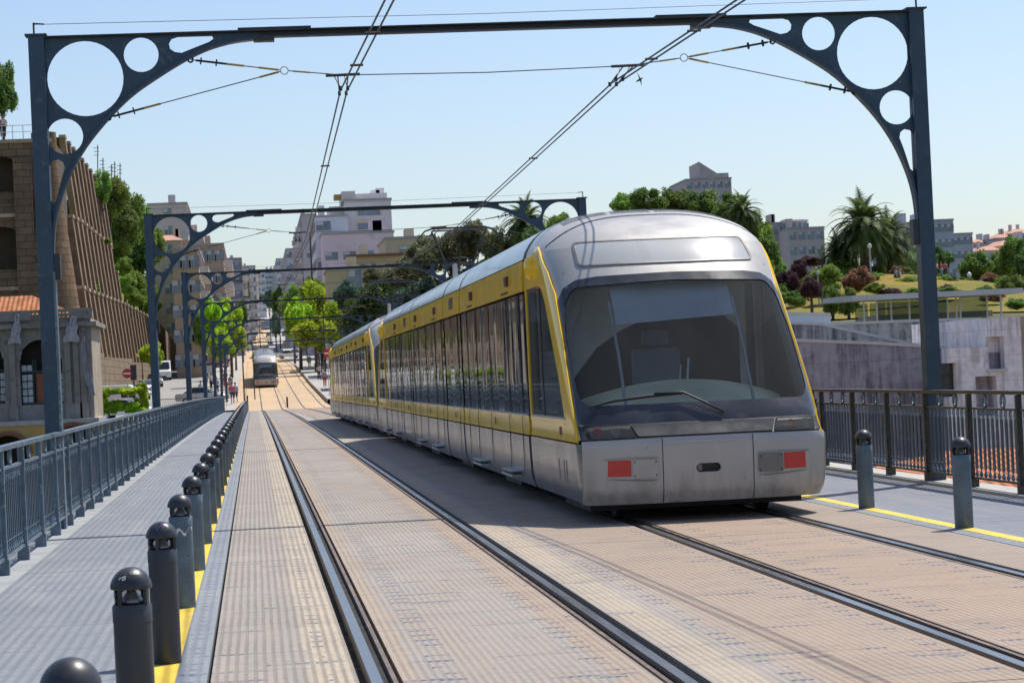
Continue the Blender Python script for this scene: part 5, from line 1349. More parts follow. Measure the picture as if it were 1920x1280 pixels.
for i, (px, py, Y, rx, ry, k, v) in enumerate([(203, 375, 275, 46, 52, 'light', 0), (236, 415, 305, 46, 62, 'light', 1), (215, 470, 290, 32, 40, 'light', 2), (258, 475, 330, 44, 56, 'mid', 2), (283, 455, 372, 36, 48, 'light', 0), (296, 535, 385, 34, 42, 'mid', 1), (305, 590, 400, 26, 34, 'light', 1), (248, 530, 320, 30, 34, 'light', 2), (278, 560, 350, 26, 34, 'light', 0), (228, 415, 290, 36, 44, 'mid', 0), (262, 430, 330, 38, 50, 'light', 1), (222, 505, 296, 24, 26, 'lime', 2), (188, 352, 258, 30, 38, 'light', 1)]):
    tree(['big leafy tree crown topping the left hill', 'dense green tree in the middle of the left hill', 'light green tree on the slope under the hill trees', 'rounded tree right of the dense hill tree', 'light green tree seen inside the second portal circle', 'green tree between second and third portal', 'small light tree above the far stone wall', 'bright tree right behind the ribbed wall top', 'light shrubby tree above the lower ribbed wall', 'light tree between slope and second portal', 'middle green tree crown high on the left hill', 'light tree crown near the second portal corner', 'small lime tree on the grass slope'][i], px, py, Y, rx, ry, k, v, gL)
tree('round green bush at the foot of the ribbed wall', 284, 665, 268, 30, 28, 'lime', 1, name='shrub', trunk=False)
for i, (px, py, Y, rx, ry, k, v) in enumerate([(395, 592, 262, 34, 46, 'lime', 0), (430, 600, 285, 34, 48, 'lime', 1), (412, 645, 255, 30, 40, 'lime', 2), (440, 635, 320, 24, 40, 'lime', 0), (378, 620, 300, 24, 36, 'light', 1), (452, 590, 400, 16, 34, 'mid', 2)]):
    tree(['light green street tree behind the fourth portal', 'taller yellow green street tree at the left stop', 'low lime green street tree behind the portal row', 'light green tree right beside the left stop', 'darker tree at the left end of the street tree row', 'green tree farther along the left side of the street'][i], px, py, Y, rx, ry, k, v, 'street trees on the left')
for i, (px, py, Y, rx, ry, k, v) in enumerate([(560, 600, 300, 40, 54, 'lime', 0), (600, 572, 315, 42, 54, 'lime', 1), (628, 605, 290, 36, 52, 'lime', 2), (590, 625, 285, 42, 42, 'lime', 0), (588, 545, 340, 28, 36, 'light', 2), (548, 570, 350, 26, 42, 'light', 1)]):
    tree(['yellow green tree leftmost at the right platform', 'tall yellow green tree in the middle of the right group', 'yellow green tree rightmost of the platform group', 'low lime tree in front of the platform group', 'darker green treetop above the yellow green group', 'light green tree behind the leftmost lime tree'][i], px, py, Y, rx, ry, k, v, 'yellow green trees at the right platform')
for i, (px, py, Y, rx, ry, k, v) in enumerate([(522, 566, 520, 15, 36, 'mid', 0), (504, 560, 640, 12, 22, 'far', 1), (484, 556, 1000, 14, 10, 'far', 2), (516, 610, 470, 12, 30, 'far', 2), (470, 560, 900, 14, 12, 'far', 0), (460, 545, 600, 10, 24, 'mid', 0)]):
    tree(['green tree on the right of the far street', 'hazy green tree farther down the far street', 'hazy tree crossing the far street', 'hazy low tree beside the far street', 'hazy treetop at the far end of the street', 'slim green tree on the left of the far street'][i], px, py, Y, rx, ry, k, v, 'trees along the far street')
DK = [(655, 560, 262, 34, 46, 'blue', 0), (672, 600, 258, 40, 48, 'dark', 1), (715, 560, 258, 46, 50, 'dark', 2), (760, 520, 250, 50, 52, 'brown', 0), (800, 480, 245, 46, 44, 'brown', 1), (845, 470, 240, 48, 50, 'brown', 2), (885, 450, 236, 40, 46, 'brown', 0), (790, 570, 240, 60, 60, 'blue', 1), (860, 560, 235, 64, 70, 'blue', 2), (930, 470, 230, 40, 50, 'brown', 1), (940, 530, 226, 60, 70, 'dark', 0), (1010, 480, 222, 50, 60, 'dark', 1), (1050, 425, 240, 36, 34, 'light', 2), (730, 640, 250, 60, 50, 'dark', 0), (700, 520, 275, 24, 24, 'brown', 2), (820, 650, 235, 80, 60, 'dark', 1)]
DL = ['bluish dark tree left end of the shady wood', 'dark round tree under the mustard house', 'dark tree in front of the ochre house', 'brownish tree left of the near pantograph', 'brownish treetop behind the near pantograph head', 'large brownish tree behind the pantograph arms', 'brownish tree left of the palm by the portal', 'deep shaded tree under the second tram pantograph', 'deep shaded tree behind the tram roof', 'brownish crown close to the palm by the portal', 'dark tree under the palm by the portal', 'dark tree behind the tram roof near its front', 'light green treetop in the big circle of the second portal', 'dark undergrowth tree behind the rear tram', 'small brown tree beside the ochre house', 'dark undergrowth tree behind the near tram side']
for (px, py, Y, rx, ry, k, v), l in zip(DK, DL): tree(l, px, py, Y, rx, ry, k, v, 'shady wood behind the trams')
palm('palm tree seen through the second portal arch', 985, 418, 228, 62, 0)
for i, (px, py, Y, rx, ry, k, v) in enumerate([(1175, 388, 235, 36, 34, 'light', 0), (1215, 380, 230, 42, 36, 'mid', 1), (1265, 385, 232, 46, 40, 'mid', 2), (1320, 392, 228, 50, 44, 'mid', 0), (1365, 400, 224, 46, 48, 'mid', 1), (1410, 440, 220, 42, 56, 'light', 2), (1440, 475, 214, 30, 42, 'mid', 0), (1395, 500, 210, 60, 70, 'mid', 1)]):
    tree(['light green tree first from the left above the tram roof', 'green tree second from the left above the tram roof', 'rounded green tree above the middle of the tram roof', 'green tree below the wedge topped tower', 'green tree right above the tram roof corner', 'tall light green tree at the right shoulder of the tram', 'green tree lowest at the right of the tram', 'dense tree hidden behind the tram front'][i], px, py, Y, rx, ry, k, v, 'trees behind the tram roof')
palm('palm tree among the trees at the tram roof corner', 1392, 400, 218, 50, 1)
palm('tall palm tree on the park hill, left of a pair', 1618, 425, 236, 82, 0)
palm('leaning palm of the park pair, right one', 1664, 447, 240, 70, 1)
palm('low palm left of the park pair', 1572, 474, 238, 52, 1)
tree('pale green round tree behind the park palms', 1712, 490, 285, 44, 36, 'pale', 0)
for i, (px, py, Y, rx, ry, k, v) in enumerate([(1755, 490, 262, 36, 36, 'dark', 0), (1700, 515, 255, 24, 20, 'mid', 1), (1828, 500, 240, 40, 38, 'mid', 2), (1875, 500, 250, 30, 36, 'mid', 0), (1900, 478, 236, 36, 46, 'mid', 1), (1935, 510, 225, 44, 60, 'dark', 2), (1895, 540, 215, 40, 30, 'mid', 0)]):
    tree(['dark green tree behind the right portal pole', 'small green tree low behind the palms', 'round dark green tree right of the pole', 'green tree between the two right hand trees', 'big green tree near the right edge', 'dark tree cut by the right edge', 'lower spreading tree at the right edge of the lawn'][i], px, py, Y, rx, ry, k, v, 'trees on the right of the park')
SH = [(1478, 530, 215, 26, 34, 'purple', 0), (1500, 505, 235, 22, 22, 'purple', 1), (1520, 540, 200, 24, 30, 'purple', 2), (1545, 520, 215, 34, 30, 'light', 0), (1580, 500, 236, 30, 16, 'light', 1), (1608, 525, 210, 36, 30, 'red', 2), (1560, 565, 192, 26, 36, 'mid', 0), (1590, 565, 190, 24, 34, 'mid', 1), (1650, 505, 236, 14, 16, 'light', 2), (1682, 508, 234, 14, 12, 'red', 0), (1490, 560, 205, 24, 20, 'mid', 1), (1670, 548, 205, 30, 12, 'purple', 2), (1720, 548, 205, 30, 12, 'mid', 0), (1775, 545, 208, 30, 10, 'mid', 1), (1640, 540, 205, 22, 14, 'light', 2), (1757, 520, 232, 12, 14, 'dark', 0), (1800, 528, 226, 26, 10, 'mid', 1), (1515, 490, 244, 34, 14, 'purple', 2), (1860, 556, 200, 30, 14, 'red', 0), (1905, 570, 190, 26, 14, 'mid', 2), (1455, 505, 226, 26, 24, 'light', 1)]
SLb = ['dark purple shrub nearest the tram window edge', 'purple shrub high on the slope', 'purple leaved little tree on the lawn with thin trunk', 'light green shrub between purple and reddish ones', 'low light shrub under the left palm', 'reddish brown shrub in front of the palms', 'upright green sapling left of its twin', 'upright green sapling right of its twin', 'spiky light shrub at the palm foot', 'small reddish shrub right of the palms', 'green bush at the lawn edge near the tram', 'purple low hedge in the middle of the lawn', 'green low hedge beside the portal pole', 'green low hedge right of the portal pole', 'light green bush left of the lawn hedge', 'round clipped bush on the crest right of the pole', 'low bush on the crest near the lamp post', 'purple bushes along the crest left of the palms', 'reddish bush behind the pavilion roof end', 'green bush right of the pavilion', 'light shrub peeping past the tram shoulder']
ex = random.Random(21)
for i in range(26):
    px = ex.uniform(1462, 1640) if i < 17 else ex.uniform(1640, 1900); py = ex.uniform(505, 560) if i < 17 else ex.uniform(520, 550)
    if i < 17 and px > 1560: py = ex.uniform(498, 530)
    Y = 250-(py-498)*.75
    SH.append((px, py, Y, ex.uniform(16, 34), ex.uniform(11, 22), ex.choice(['mid', 'light', 'purple', 'red', 'dark', 'light']), i % 3)); SLb.append('%s rounded shrub in the planting %s' % (dict(mid='green', light='light green', purple='purple', red='reddish', dark='dark green')[SH[-1][5]], ['left of the park palms' if px < 1600 else 'right of the park palms', 'on the crest of the lawn' if py < 525 else 'low on the lawn'][i % 2]))
for (px, py, Y, rx, ry, k, v), l in zip(SH, SLb): tree(l, px, py, Y, rx, ry, k, v, 'shrubs of the park', name='shrub', trunk=(l.find('trunk') > 0 or 'sapling' in l))
for (px, py, Y, r, l) in ((196, 548, 246, 9, 'grassy tuft on the wall ledge, middle'), (176, 540, 222, 9, 'yellowish tuft growing on the left of the wall ledge'), (190, 668, 212, 10, 'weeds at the foot of the ribbed wall, left clump'), (222, 668, 240, 9, 'weeds at the foot of the ribbed wall, middle clump'), (246, 668, 262, 9, 'weeds at the foot of the ribbed wall, right clump'), (200, 452, 246, 7, 'small tuft on the upper wall ledge'), (236, 535, 278, 22, 'bright bushes at the foot of the hill trees, left clump'), (258, 558, 292, 20, 'bright bushes at the foot of the hill trees, middle clump'), (232, 500, 286, 20, 'bright bushes at the foot of the hill trees, upper clump'), (284, 572, 312, 20, 'bright bushes behind the second portal foot')):
    p = P(px, py, Y); t = tree(l, px, py, Y, r*(1.6 if r < 12 else 1.1), r, 'light' if 'bright' in l or 'foot' not in l else 'lime', 1, name='shrub', trunk=False)
# hedge arch at the left end of the bridge
HM = crown_mesh('hedge_leaves', 91, LM['lime'], n=3000, leaf=.09, clumps=14)
t = empty('hedge', (PX(228, 170), 170, -.6), 0, 'clipped leafy hedge with a gap around a white parked car', 'hedge')
for i, (px, py, rx, ry) in enumerate([(190, 755, 14, 26), (215, 762, 26, 14), (250, 765, 22, 13), (268, 745, 13, 32), (235, 733, 40, 8), (200, 735, 16, 10)]):
    p = P(px, py, 170); k = 170/FPX; link('leaf_clump', HM, t, (p.x-t.location.x, rnd.uniform(-.2, .2), p.z+.6), rnd.uniform(0, 6), (rx*k*1.15, rx*k*.9, ry*k*1.15))
# ------------------------------------------------------------------ people
def skinned(name, verts, edges, mat, sub=1):
    me = bpy.data.meshes.new(name); me.from_pydata([v[0] for v in verts], edges, []); o = bpy.data.objects.new(name, me); COL.objects.link(o)
    md = o.modifiers.new('s', 'SKIN'); md.use_smooth_shade = True; o.modifiers.new('u', 'SUBSURF').levels = sub
    for i, v in enumerate(verts):
        r = v[1] if isinstance(v[1], tuple) else (v[1], v[1]); me.skin_vertices[0].data[i].radius = r; me.skin_vertices[0].data[i].use_root = (i == 0)
    dg = bpy.context.evaluated_depsgraph_get(); m2 = bpy.data.meshes.new_from_object(o.evaluated_get(dg)); bpy.data.objects.remove(o); m2.name = name
    m2.materials.clear(); m2.materials.append(mat); m2.polygons.foreach_set('use_smooth', [True]*len(m2.polygons)); return m2
SK = paint('skin', (.50, .30, .21), .6, var=.06); HAIR = paint('dark_hair', (.035, .022, .015), .7)
def skeleton(pose):
    st_ = {'stand': 0, 'walk': 1, 'sit': 2, 'lean': 3}[pose]
    if st_ == 2: hip = .16; kn = ((.13, -.38, .50), (-.13, -.38, .48)); an = ((.14, -.42, .06), (-.14, -.60, .06)); hz = .16
    else:
        hz = .92; s = .22 if st_ == 1 else .03; kn = ((.10, -s*.6-.03, .50), (-.10, s*.3-.04, .50)); an = ((.10, -s, .09), (-.11, s*1.3, .10+.05*(st_ == 1)))
    d = hz; ly = -.12 if st_ == 3 else 0
    V = [((0, 0, d), (.15, .11)), ((0, ly*.5, d+.22), (.135, .10)), ((0, ly, d+.43), (.165, .11)), ((0, ly, d+.53), (.07, .07)), ((0, ly-.02, d+.60), (.052, .055)), ((0, ly-.03, d+.66), (.075, .088)), ((0, ly-.02, d+.74), (.078, .095)), ((0, ly-.01, d+.80), (.05, .06))]
    E_ = [(0, 1), (1, 2), (2, 3), (3, 4), (4, 5), (5, 6), (6, 7)]
    for s in (1, -1):
        b = len(V); k = kn[0 if s > 0 else 1]; a = an[0 if s > 0 else 1]
        V += [((s*.095, 0, d-.04), (.09, .09)), (k, (.058, .06)), (a, (.038, .042)), ((a[0], a[1]-.14, a[2]-.05), (.036, .03))]; E_ += [(0, b), (b, b+1), (b+1, b+2), (b+2, b+3)]
    arms = {'stand': ((.24, -.02), (.25, -.10)), 'walk': ((.23, .10), (.23, -.12)), 'sit': ((.24, -.15), (.20, -.35)), 'lean': ((.26, -.25), (.22, -.42))}[pose]
    for s in (1, -1):
        b = len(V); fy = arms[0][1]*(s if pose == 'walk' else 1)
        ez = d+.16; hz_ = d-.08 if pose in ('stand', 'walk') else d+.12
        V += [((s*.185, ly, d+.455), (.055, .055)), ((s*arms[0][0], ly+fy, ez), (.042, .042)), ((s*arms[1][0], ly+(arms[1][1] if pose != 'walk' else fy*1.4-.08), hz_), (.028, .03)), ((s*arms[1][0], ly+(arms[1][1]-.03 if pose != 'walk' else fy*1.4-.1), hz_-.08), (.036, .018))]; E_ += [(2, b), (b, b+1), (b+1, b+2), (b+2, b+3)]
    return V, E_
_pm = {}
def person_parts(pose):
    if pose in _pm: return _pm[pose]
    V, E_ = skeleton(pose); body = skinned('body', V, E_, SK)
    def sub(idx, grow, ends=None):
        mp = {i: k for k, i in enumerate(idx)}; v2 = [(V[i][0], (V[i][1][0]+grow, V[i][1][1]+grow)) for i in idx]; e2 = [(mp[a], mp[b]) for a, b in E_ if a in mp and b in mp]
        if ends: v2 = [(tuple(Vector(v[0])) if i not in ends else tuple(Vector(v[0]).lerp(Vector(V[ends[i]][0]), .35)), v[1]) for i, v in zip(idx, v2)]
        return v2, e2
    v, e = sub([0, 1, 2, 16, 17, 20, 21], .014); sh = skinned('shirt', v, e, M['white'])
    v, e = sub([0, 8, 9, 12, 13], .016); shorts = skinned('shorts', v, e, M['white'])
    v, e = sub([0, 8, 9, 10, 12, 13, 14], .014); tr = skinned('trousers', v, e, M['white'])
    hb = MB(); hx = V[6][0]; pr = [(.095*math.cos(R(a)), .10*math.sin(R(a))) for a in range(-15, 90, 15)]+[(.003, .10)]
    hb.lathe(pr, 14, (hx[0], hx[1]+.018, hx[2]-.005)); hr = hb.mesh('hair', HAIR, smooth=True)
    _pm[pose] = (body, sh, shorts, tr, hr); return _pm[pose]
_cm = {}
def clothm(c):
    if c not in _cm: _cm[c] = paint('cloth', c, .85, var=.12, scale=6)
    return _cm[c]
def person(label, x, y, z, rz, top, bottom, pose='stand', h=1.0, group=None, legs='trousers'):
    body, sh, so_, tr, hr = person_parts(pose); t = empty('person', (x, y, z), R(rz), label, 'person', group); t.scale = (h, h, h)
    link('body', body, t)
    for nm, me, c in (('shirt', sh, top), (legs, so_ if legs == 'shorts' else tr, bottom)):
        m2 = me.copy(); m2.materials.clear(); m2.materials.append(clothm(c)); link(nm, m2, t)
    link('hair', hr, t); return t
PK, BL, NV, WH, BK, RD, GR, MR, TN, OL = (.50, .08, .14), (.22, .38, .60), (.04, .05, .11), (.6, .6, .58), (.03, .03, .035), (.45, .05, .04), (.25, .25, .26), (.16, .02, .05), (.42, .33, .22), (.12, .14, .07)
p = P(436.5, 765, 196); person('person in a pink top and dark blue shorts walking away on the left walkway', p.x, 196, zd(196)+.12, 175, PK, NV, 'walk', 1.04, legs='shorts')
p = P(442.5, 765, 198); person('person in a light blue top walking beside the one in pink', p.x, 198, zd(198)+.12, 190, BL, NV, 'walk', 1.0, legs='shorts')
p = P(1502, 700, 33); person('person in a maroon top leaning on the right railing, half hidden by the tram', p.x, 33, 0, -90, MR, BK, 'lean', 1.0)
p = P(386, 700, 262); person('person in dark clothes walking up the left road', p.x, 262, zd(262)-.06, 170, BK, BK, 'walk')
p = P(1807, 655, 124); person('person in a maroon shirt sitting on the concrete terrace', p.x, 124, P(1807, 653, 124).z-.15, 10, MR, NV, 'sit', 1.0)
cols_ = [BK, GR, RD, WH, NV, BL, TN, PK, OL, WH, BK, BL]
rp = random.Random(12)
desc = {BK: 'black', GR: 'grey', RD: 'red', WH: 'white', NV: 'navy', BL: 'light blue', TN: 'tan', PK: 'pink', OL: 'olive', MR: 'maroon'}
spots = [(7.0, 204), (8.2, 208), (9.6, 206), (7.4, 214), (8.8, 219), (6.7, 226), (9.8, 229), (7.8, 236), (8.9, 244), (6.9, 252), (9.4, 262), (7.6, 272), (8.6, 288), (7.2, 305)]
for i, (x, y) in enumerate(spots):
    c, d = cols_[i % 12], cols_[(i*5+1) % 12]
    person('person in %s top and %s trousers, right platform, %s' % (desc[c], desc[d], ['nearest the rear tram', 'near the platform kerb', 'under the shelter edge', 'in the middle of the crowd', 'beside the shelter post', 'at the platform edge', 'by the shelter back', 'behind the crowd', 'standing farther back', 'close to the rails', 'under the trees', 'by the lime tree', 'far back on the platform', 'farthest on the platform'][i]), x, y, zd(y)+.33, rp.uniform(0, 360), c, d, rp.choice(['stand', 'walk', 'stand']), rp.uniform(.95, 1.05), 'people waiting on the right platform')
for i, (x, y) in enumerate([(-2.4, 214), (-3.4, 222), (-2.2, 232), (-4.2, 240), (-3.0, 251), (-4.6, 210)]):
    c, d = cols_[(i*3+2) % 12], cols_[(i*7+3) % 12]
    person('person in %s top and %s trousers at the left stop, %s' % (desc[c], desc[d], ['nearest the distant tram', 'by the sign post', 'close to the kerb', 'under the dark canopy', 'farther back', 'leftmost one'][i]), x, y, zd(y)+.12, rp.uniform(0, 360), c, d, 'stand', 1.0, 'people at the left stop')
for i, (px, py, Y) in enumerate([(1527, 494, 247), (1536, 492, 247), (1632, 512, 238), (1641, 513, 238), (1680, 522, 228), (1687, 522, 228), (1757, 512, 240), (1765, 511, 240), (1773, 516, 238)]):
    p = P(px, py, Y); c = cols_[(i*5+3) % 12]
    person('tiny person in %s %s on the park hill' % (desc[c], ['left of the palms', 'second left of the palms', 'sitting under the palms', 'beside the one under the palms', 'sitting on the open lawn', 'right one of the lawn pair', 'behind the portal pole', 'right of the portal pole', 'farthest right on the crest'][i]), p.x, Y, gh(p.x, Y)+.12, rp.uniform(-60, 60), c, cols_[(i+4) % 12], 'sit' if i in (2, 3, 4, 5) else 'stand', 1.0, 'people on the park hill')
for i, (px, Y) in enumerate([(7, 190), (15, 190)]):
    p = P(px, 258, Y); person('tiny person in %s behind the rail on top of the old wall' % ['pink', 'white'][i], p.x, 187, P(7, 258, 187).z, 0, [PK, WH][i], BK, 'stand', 1.0)
for i, (px, Y) in enumerate([(1817, 226), (1630, 232), (1533, 214), (1674, 240)]):
    py = {1817: 512, 1630: 458, 1533: 508, 1674: 468}[px]; p = P(px, py, Y); z0 = gh(p.x, Y); H = p.z-z0
    t = empty('street_lamp', (p.x, Y, z0), 0, ['lamp post right of the portal pole by the pavilion', 'lamp post in front of the park palms', 'lamp post among the purple shrubs', 'lamp post between the palms'][i], 'street lamp', 'white globe lamp posts in the park')
    b = MB(); b.tube([(0, 0, 0), (0, 0, H-.5)], .07, 8); b.build('pole', M['insul'], t)
    b = MB(); b.lathe([(.06, -.5), (.22, -.3), (.24, -.1), (.12, .05), (.02, .12)], 12, (0, 0, H)); b.build('lamp', M['white'], t, smooth=True)

# ------------------------------------------------------------------ cars
M['tyre'] = paint('tyre', (.02, .02, .02), .85); M['cwhite'] = paint('car_white', (.78, .78, .77), .3, var=.03, coat=.6); M['csilver'] = paint('car_silver', (.45, .46, .48), .3, metal=.5, var=.04, coat=.5); M['cblue'] = paint('car_blue', (.04, .08, .16), .3, var=.05, coat=.6); M['cdark'] = paint('car_dark', (.03, .03, .035), .3, var=.05, coat=.6); M['cglass'] = paint('car_glass', (.015, .02, .025), .05, var=.1, spec=.8); M['clamp'] = paint('car_lamp', (.7, .7, .68), .2, var=.05)
CARP = dict(hatch=([(-2.0,.35),(2.0,.35),(2.02,.75),(1.85,.98),(1.2,1.02),(-.75,1.0),(-1.75,.86),(-2.0,.68)], [(-.95,.98),(1.75,1.0),(1.55,1.32),(1.2,1.47),(-.05,1.48)], 1.72),
            sedan=([(-2.2,.35),(2.2,.35),(2.22,.85),(2.1,.98),(1.4,1.0),(-.9,.98),(-1.95,.84),(-2.2,.66)], [(-1.1,.96),(1.55,.99),(.85,1.40),(.5,1.45),(-.2,1.43)], 1.76),
            van=([(-2.6,.4),(2.6,.4),(2.6,2.3),(2.5,2.45),(-1.1,2.45),(-1.35,2.35),(-1.95,1.35),(-2.55,1.15),(-2.6,.7)], None, 1.95))
def car(label, kind, mat, x, y, z, rz, group=None):
    body, gl, w = CARP[kind]; t = empty('parked_car' if kind != 'van' else 'parked_van', (x, y, z), R(rz), label, 'car' if kind != 'van' else 'van', group)
    b = MB(); b.prism(body, 'x', -w/2, w/2); bevel(b.build('body', M[mat], t), .09, 3)
    if gl:
        b = MB(); n = len(gl); vs = [(-w/2+.06+(.16 if p[1] > 1.2 else 0), p[0], p[1]) for p in gl]+[(w/2-.06-(.16 if p[1] > 1.2 else 0), p[0], p[1]) for p in gl]
        b.add(vs, [tuple(range(n)), tuple(range(2*n-1, n-1, -1))]+[(i, i+n, (i+1) % n+n, (i+1) % n) for i in range(n)]); bevel(b.build('windows', M['cglass'], t), .05, 2)
        r = MB(); tp = [p for p in gl if p[1] > 1.25]; y0_, y1_ = min(p[0] for p in tp)+.02, max(p[0] for p in tp); r.box(-w/2+.2, w/2-.2, y0_, y1_-.15, 1.455, 1.50); bevel(r.build('roof', M[mat], t), .02, 1)
    else:
        b = MB(); b.add([(-.82, -2.0, 1.42), (.82, -2.0, 1.42), (.76, -1.42, 2.27), (-.76, -1.42, 2.27)], [(0, 1, 2, 3)]); b.build('windscreen', M['cglass'], t)
        for s in (-1, 1):
            b = MB(); xx = s*(w/2+.004); b.add([(xx, -1.7, 1.45), (xx, -.5, 1.45), (xx, -.5, 2.15), (xx, -1.25, 2.15)], [(0, 1, 2, 3)]); b.build('side_window', M['cglass'], t)
            b = MB(); a, c = sorted((s*(w/2+.02), s*(w/2+.26))); b.box(a, c, -1.62, -1.5, 1.35, 1.7); b.build('mirror', M['tyre'], t)
    yw = 1.25 if kind != 'van' else 1.6
    for sx in (-1, 1):
        for yy in (-yw, yw):
            b = MB(); b.lathe([(.02, -.1), (.30, -.1), (.33, -.07), (.33, .07), (.30, .1), (.02, .1)], 18); b.v = [(sx*(w/2-.08)+v[2], yy+v[0], .33+v[1]) for v in b.v]; wh = b.build('wheel', M['tyre'], t)
            b = MB(); b.lathe([(.02, -.012), (.19, -.012), (.19, .012), (.02, .012)], 12); b.v = [(sx*(w/2+.022)+v[2], yy+v[0], .33+v[1]) for v in b.v]; b.build('rim', M['csilver'], wh)
    fy = body[0][0]
    for sx in (-1, 1):
        b = MB(); b.box(sx*(w/2-.32)-.16, sx*(w/2-.32)+.16, fy-.03, fy+.12, .66 if kind != 'van' else .85, .80 if kind != 'van' else 1.05); b.build('headlight', M['clamp'], t)
    b = MB(); b.box(-.4, .4, fy-.02, fy+.05, .42, .58); b.build('grille', M['tyre'], t)
    return t
gc = 'cars parked along the old wall'
def cx_(px, Y): return PX(px, Y)
car('white van facing us in the row beside the old wall', 'van', 'cwhite', cx_(301, 292), 295, zd(292)-.06, 4, gc)
car('silver hatchback just in front of the white van', 'hatch', 'csilver', cx_(287, 268), 268, zd(268)-.06, 5, gc)
car('white car in front of the silver hatchback', 'hatch', 'cwhite', cx_(270, 244), 244, zd(244)-.06, 5, gc)
car('silver sedan partly behind the signal box', 'sedan', 'csilver', cx_(258, 226), 226, zd(226)-.06, 6, gc)
car('dark blue car far up the left road by the wall end', 'hatch', 'cblue', cx_(343, 378), 378, zd(378)-.06, 4, gc)
car('pale car far up the left road beside the blue one', 'sedan', 'csilver', cx_(358, 420), 420, zd(420)-.06, -3, gc)
car('small white car farthest up the left road', 'hatch', 'cwhite', cx_(369, 470), 470, zd(470)-.06, -3, gc)
car('white car seen through the gap in the hedge', 'sedan', 'cwhite', cx_(230, 178), 178, -.62, 80)
t = car('long white vehicle roof above the hedge', 'van', 'cwhite', cx_(215, 190), 190, -.5, 84)
car('bluish car behind the thin fence by the fourth portal', 'sedan', 'csilver', cx_(376, 205), 205, zd(205)-.06, 80)
car('white saloon crossing the tracks beyond the right platform', 'sedan', 'cwhite', cx_(541, 430), 430, zd(430)+.05, 82)
for i, (px, Y, m_) in enumerate([(518, 520, 'cdark'), (524, 470, 'csilver'), (510, 620, 'cwhite'), (508, 700, 'csilver'), (505, 800, 'cdark'), (503, 900, 'cwhite'), (553, 455, 'cdark')]):
    car(['dark car down the far street', 'silver car behind the crossing saloon', 'white car halfway up the far street', 'silver car higher up the far street', 'dark car still higher up the far street', 'tiny white car near the top of the street', 'dark car right of the crossing saloon'][i], 'hatch', m_, cx_(px, Y), Y, zd(Y)+.02, 0, 'cars on the far street')

# ------------------------------------------------------------------ stop furniture, signs, poles
def sign(label, px, py, Y, r, zg):
    p = P(px, py, Y); t = empty('road_sign', (p.x, Y, zg), 0, label, 'sign'); H = p.z-zg
    b = MB(); b.tube([(0, .05, 0), (0, .05, H)], .035, 8); b.build('post', M['insul'], t)
    b = MB(); b.lathe([(.01, -.015), (r, -.015), (r, .015), (.01, .015)], 24); b.v = [(v[0], v[2], H+v[1]) for v in b.v]; b.build('disc', M['signred'], t)
    b = MB(); b.box(-r*.72, r*.72, -.03, -.017, H-r*.17, H+r*.17); b.build('white_bar', M['white'], t); return t
M['signred'] = paint('sign_red', (.55, .03, .03), .45, var=.05)
sign('round red no entry sign beside the dark signal box at the wall', 238, 700, 172, .34, -.7)
sign('round red sign above the people at the left stop', 421, 683, 208, .30, zd(208))
sign('round red sign over the rear end of the second tram', 614, 662, 200, .36, zd(200))
p = P(250, 698, 173); t = empty('signal_box', (p.x, 173, -.7), 0, 'dark traffic signal head beside the no entry sign', 'traffic signal')
b = MB(); b.box(-.22, .22, 0, .2, p.z+.7-.55, p.z+.7+.55); o = b.build('housing', M['darksteel'], t); bevel(o, .03)
b = MB(); b.tube([(0, .1, 0), (0, .1, p.z+.2)], .05, 8); b.build('post', M['darksteel'], t)
def canopy(label, x, y, w, d, h, z):
    t = empty('shelter', (x, y, z), 0, label, 'shelter')
    b = MB(); b.box(0, w, 0, d, h, h+.18); b.build('roof', M['darksteel'], t)
    for q in (.1, d-.1):
        for xx in (.3, w-.3): b = MB(); b.tube([(xx, q, 0), (xx, q, h)], .07, 8); b.build('post', M['darksteel'], t)
    b = MB(); b.box(w-.35, w-.3, .3, d-.3, .4, h-.4); b.build('back_panel', M['greenglass'], t)
    b = MB(); b.box(w-.9, w-.4, .8, d-.8, .42, .48); b.build('bench', M['darksteel'], t)
canopy('dark roofed tram shelter on the right platform', 7.2, 214, 2.8, 9, 2.7, zd(218)+.33)
canopy('dark roofed tram shelter farther along the right platform', 7.2, 262, 2.8, 9, 2.7, zd(266)+.33)
canopy('dark canopy at the left stop beside the distant tram', -4.9, 222, 2.6, 8, 2.8, zd(225)+.1)
for i, (px, py0, Y, r_) in enumerate([(581, 437, 330, .10), (569, 520, 360, .07), (604, 552, 262, .05), (637, 590, 214, .05), (622, 640, 196, .04), (473, 640, 206, .04), (454, 655, 196, .05), (486, 600, 330, .05)]):
    p = P(px, py0, Y); z0 = zd(Y)+.1; b = MB(); b.tube([(0, 0, 0), (0, 0, p.z-z0)], [r_*1.3, r_], 8); o = b.build('street_pole', M['darksteel'], loc=(p.x, Y, z0))
    tag(o, ['tall dark pole in front of the pale buildings', 'slimmer dark pole left of the tall one', 'pole among the lime trees', 'pole over the rear tram roof', 'short pole at the rear tram end', 'thin pole right of the left stop', 'dark pole at the left stop canopy', 'thin pole by the far street'][i], 'pole')
t = empty('fence', (cx_(296, 184), 184, zd(184)-.1), 0, 'thin vertical bar fence by the end of the left walkway', 'fence')
L = cx_(420, 184)-t.location.x
for z in (.15, 1.15): b = MB(); b.box(0, L, -.02, .02, z, z+.05); b.build('rail', M['darksteel'], t)
for i in range(34): b = MB(); b.box(L*i/33-.012, L*i/33+.012, -.012, .012, 0, 1.2); b.build('bar', M['darksteel'], t)
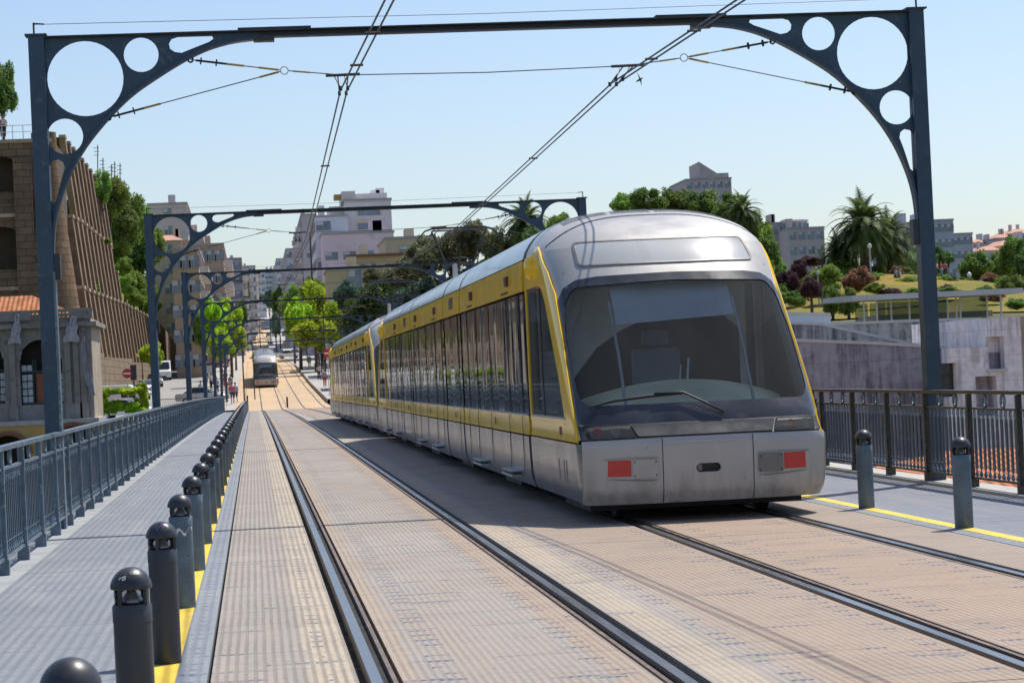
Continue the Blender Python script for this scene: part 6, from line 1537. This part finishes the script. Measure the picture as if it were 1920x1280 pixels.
p = P(538.7, 759, 184); b = MB(); b.lathe([(.07, 0), (.07, .75), (.05, .82), (.01, .84)], 12); tag(autosmooth(b.build('marker_post', M['darksteel'], loc=(p.x, 184, zd(184)))), 'short dark post standing between the two tracks', 'post')
p = P(464.5, 765, 179); b = MB(); b.box(-.06, .06, -.06, .06, 0, 1.15); tag(b.build('end_post', M['darksteel'], loc=(p.x, 179, zd(179))), 'dark post at the end of the bollard row', 'post')
# bird
p = P(1199, 150, 60); b = MB(); b.tube([(-.10, 0, -.05), (0, 0, 0), (.09, 0, .05)], [.008, .035, .01], 6); b.add([(0, .02, .02), (-.05, .08, .22), (.03, -.02, .03)], [(0, 1, 2)]); b.add([(0, -.02, 0), (.03, -.1, -.18), (.05, 0, .0)], [(0, 1, 2)])
tag(b.build('bird', M['darksteel'], loc=tuple(p)), 'small dark bird flying below the right ring of the span wire', 'bird')
# ------------------------------------------------------------------ light
sv = Vector((.40, .37, 1.0)).normalized(); el = math.asin(sv.z); az = math.atan2(sv.x, sv.y)
w = bpy.data.worlds.new('World'); scene.world = w; w.use_nodes = True; nt = w.node_tree; bg = nt.nodes['Background']
sk = nt.nodes.new('ShaderNodeTexSky'); sk.sky_type = 'NISHITA'; sk.sun_disc = False; sk.sun_elevation = el; sk.sun_rotation = az
sk.air_density = 1.0; sk.dust_density = 1.2; sk.ozone_density = 1.5; sk.altitude = 50
mx_ = nt.nodes.new('ShaderNodeMix'); mx_.data_type = 'RGBA'; mx_.blend_type = 'MULTIPLY'; mx_.inputs[0].default_value = 1; mx_.inputs[7].default_value = (.98, 1.0, 1.07, 1)
nt.links.new(sk.outputs[0], mx_.inputs[6]); nt.links.new(mx_.outputs[2], bg.inputs[0]); bg.inputs[1].default_value = .138
sl = bpy.data.lights.new('sun', 'SUN'); so = bpy.data.objects.new('sun', sl); COL.objects.link(so)
sl.energy = 5.0; sl.angle = R(.5); sl.color = (1, .95, .87); so.rotation_euler = sv.to_track_quat('Z', 'Y').to_euler(); so.location = (30, 30, 80)
scene.view_settings.view_transform = 'Standard'; scene.view_settings.look = 'None'; scene.view_settings.exposure = 0; scene.view_settings.gamma = 1
scene.render.engine = 'CYCLES'
scene.cycles.max_bounces = 8; scene.cycles.transparent_max_bounces = 16
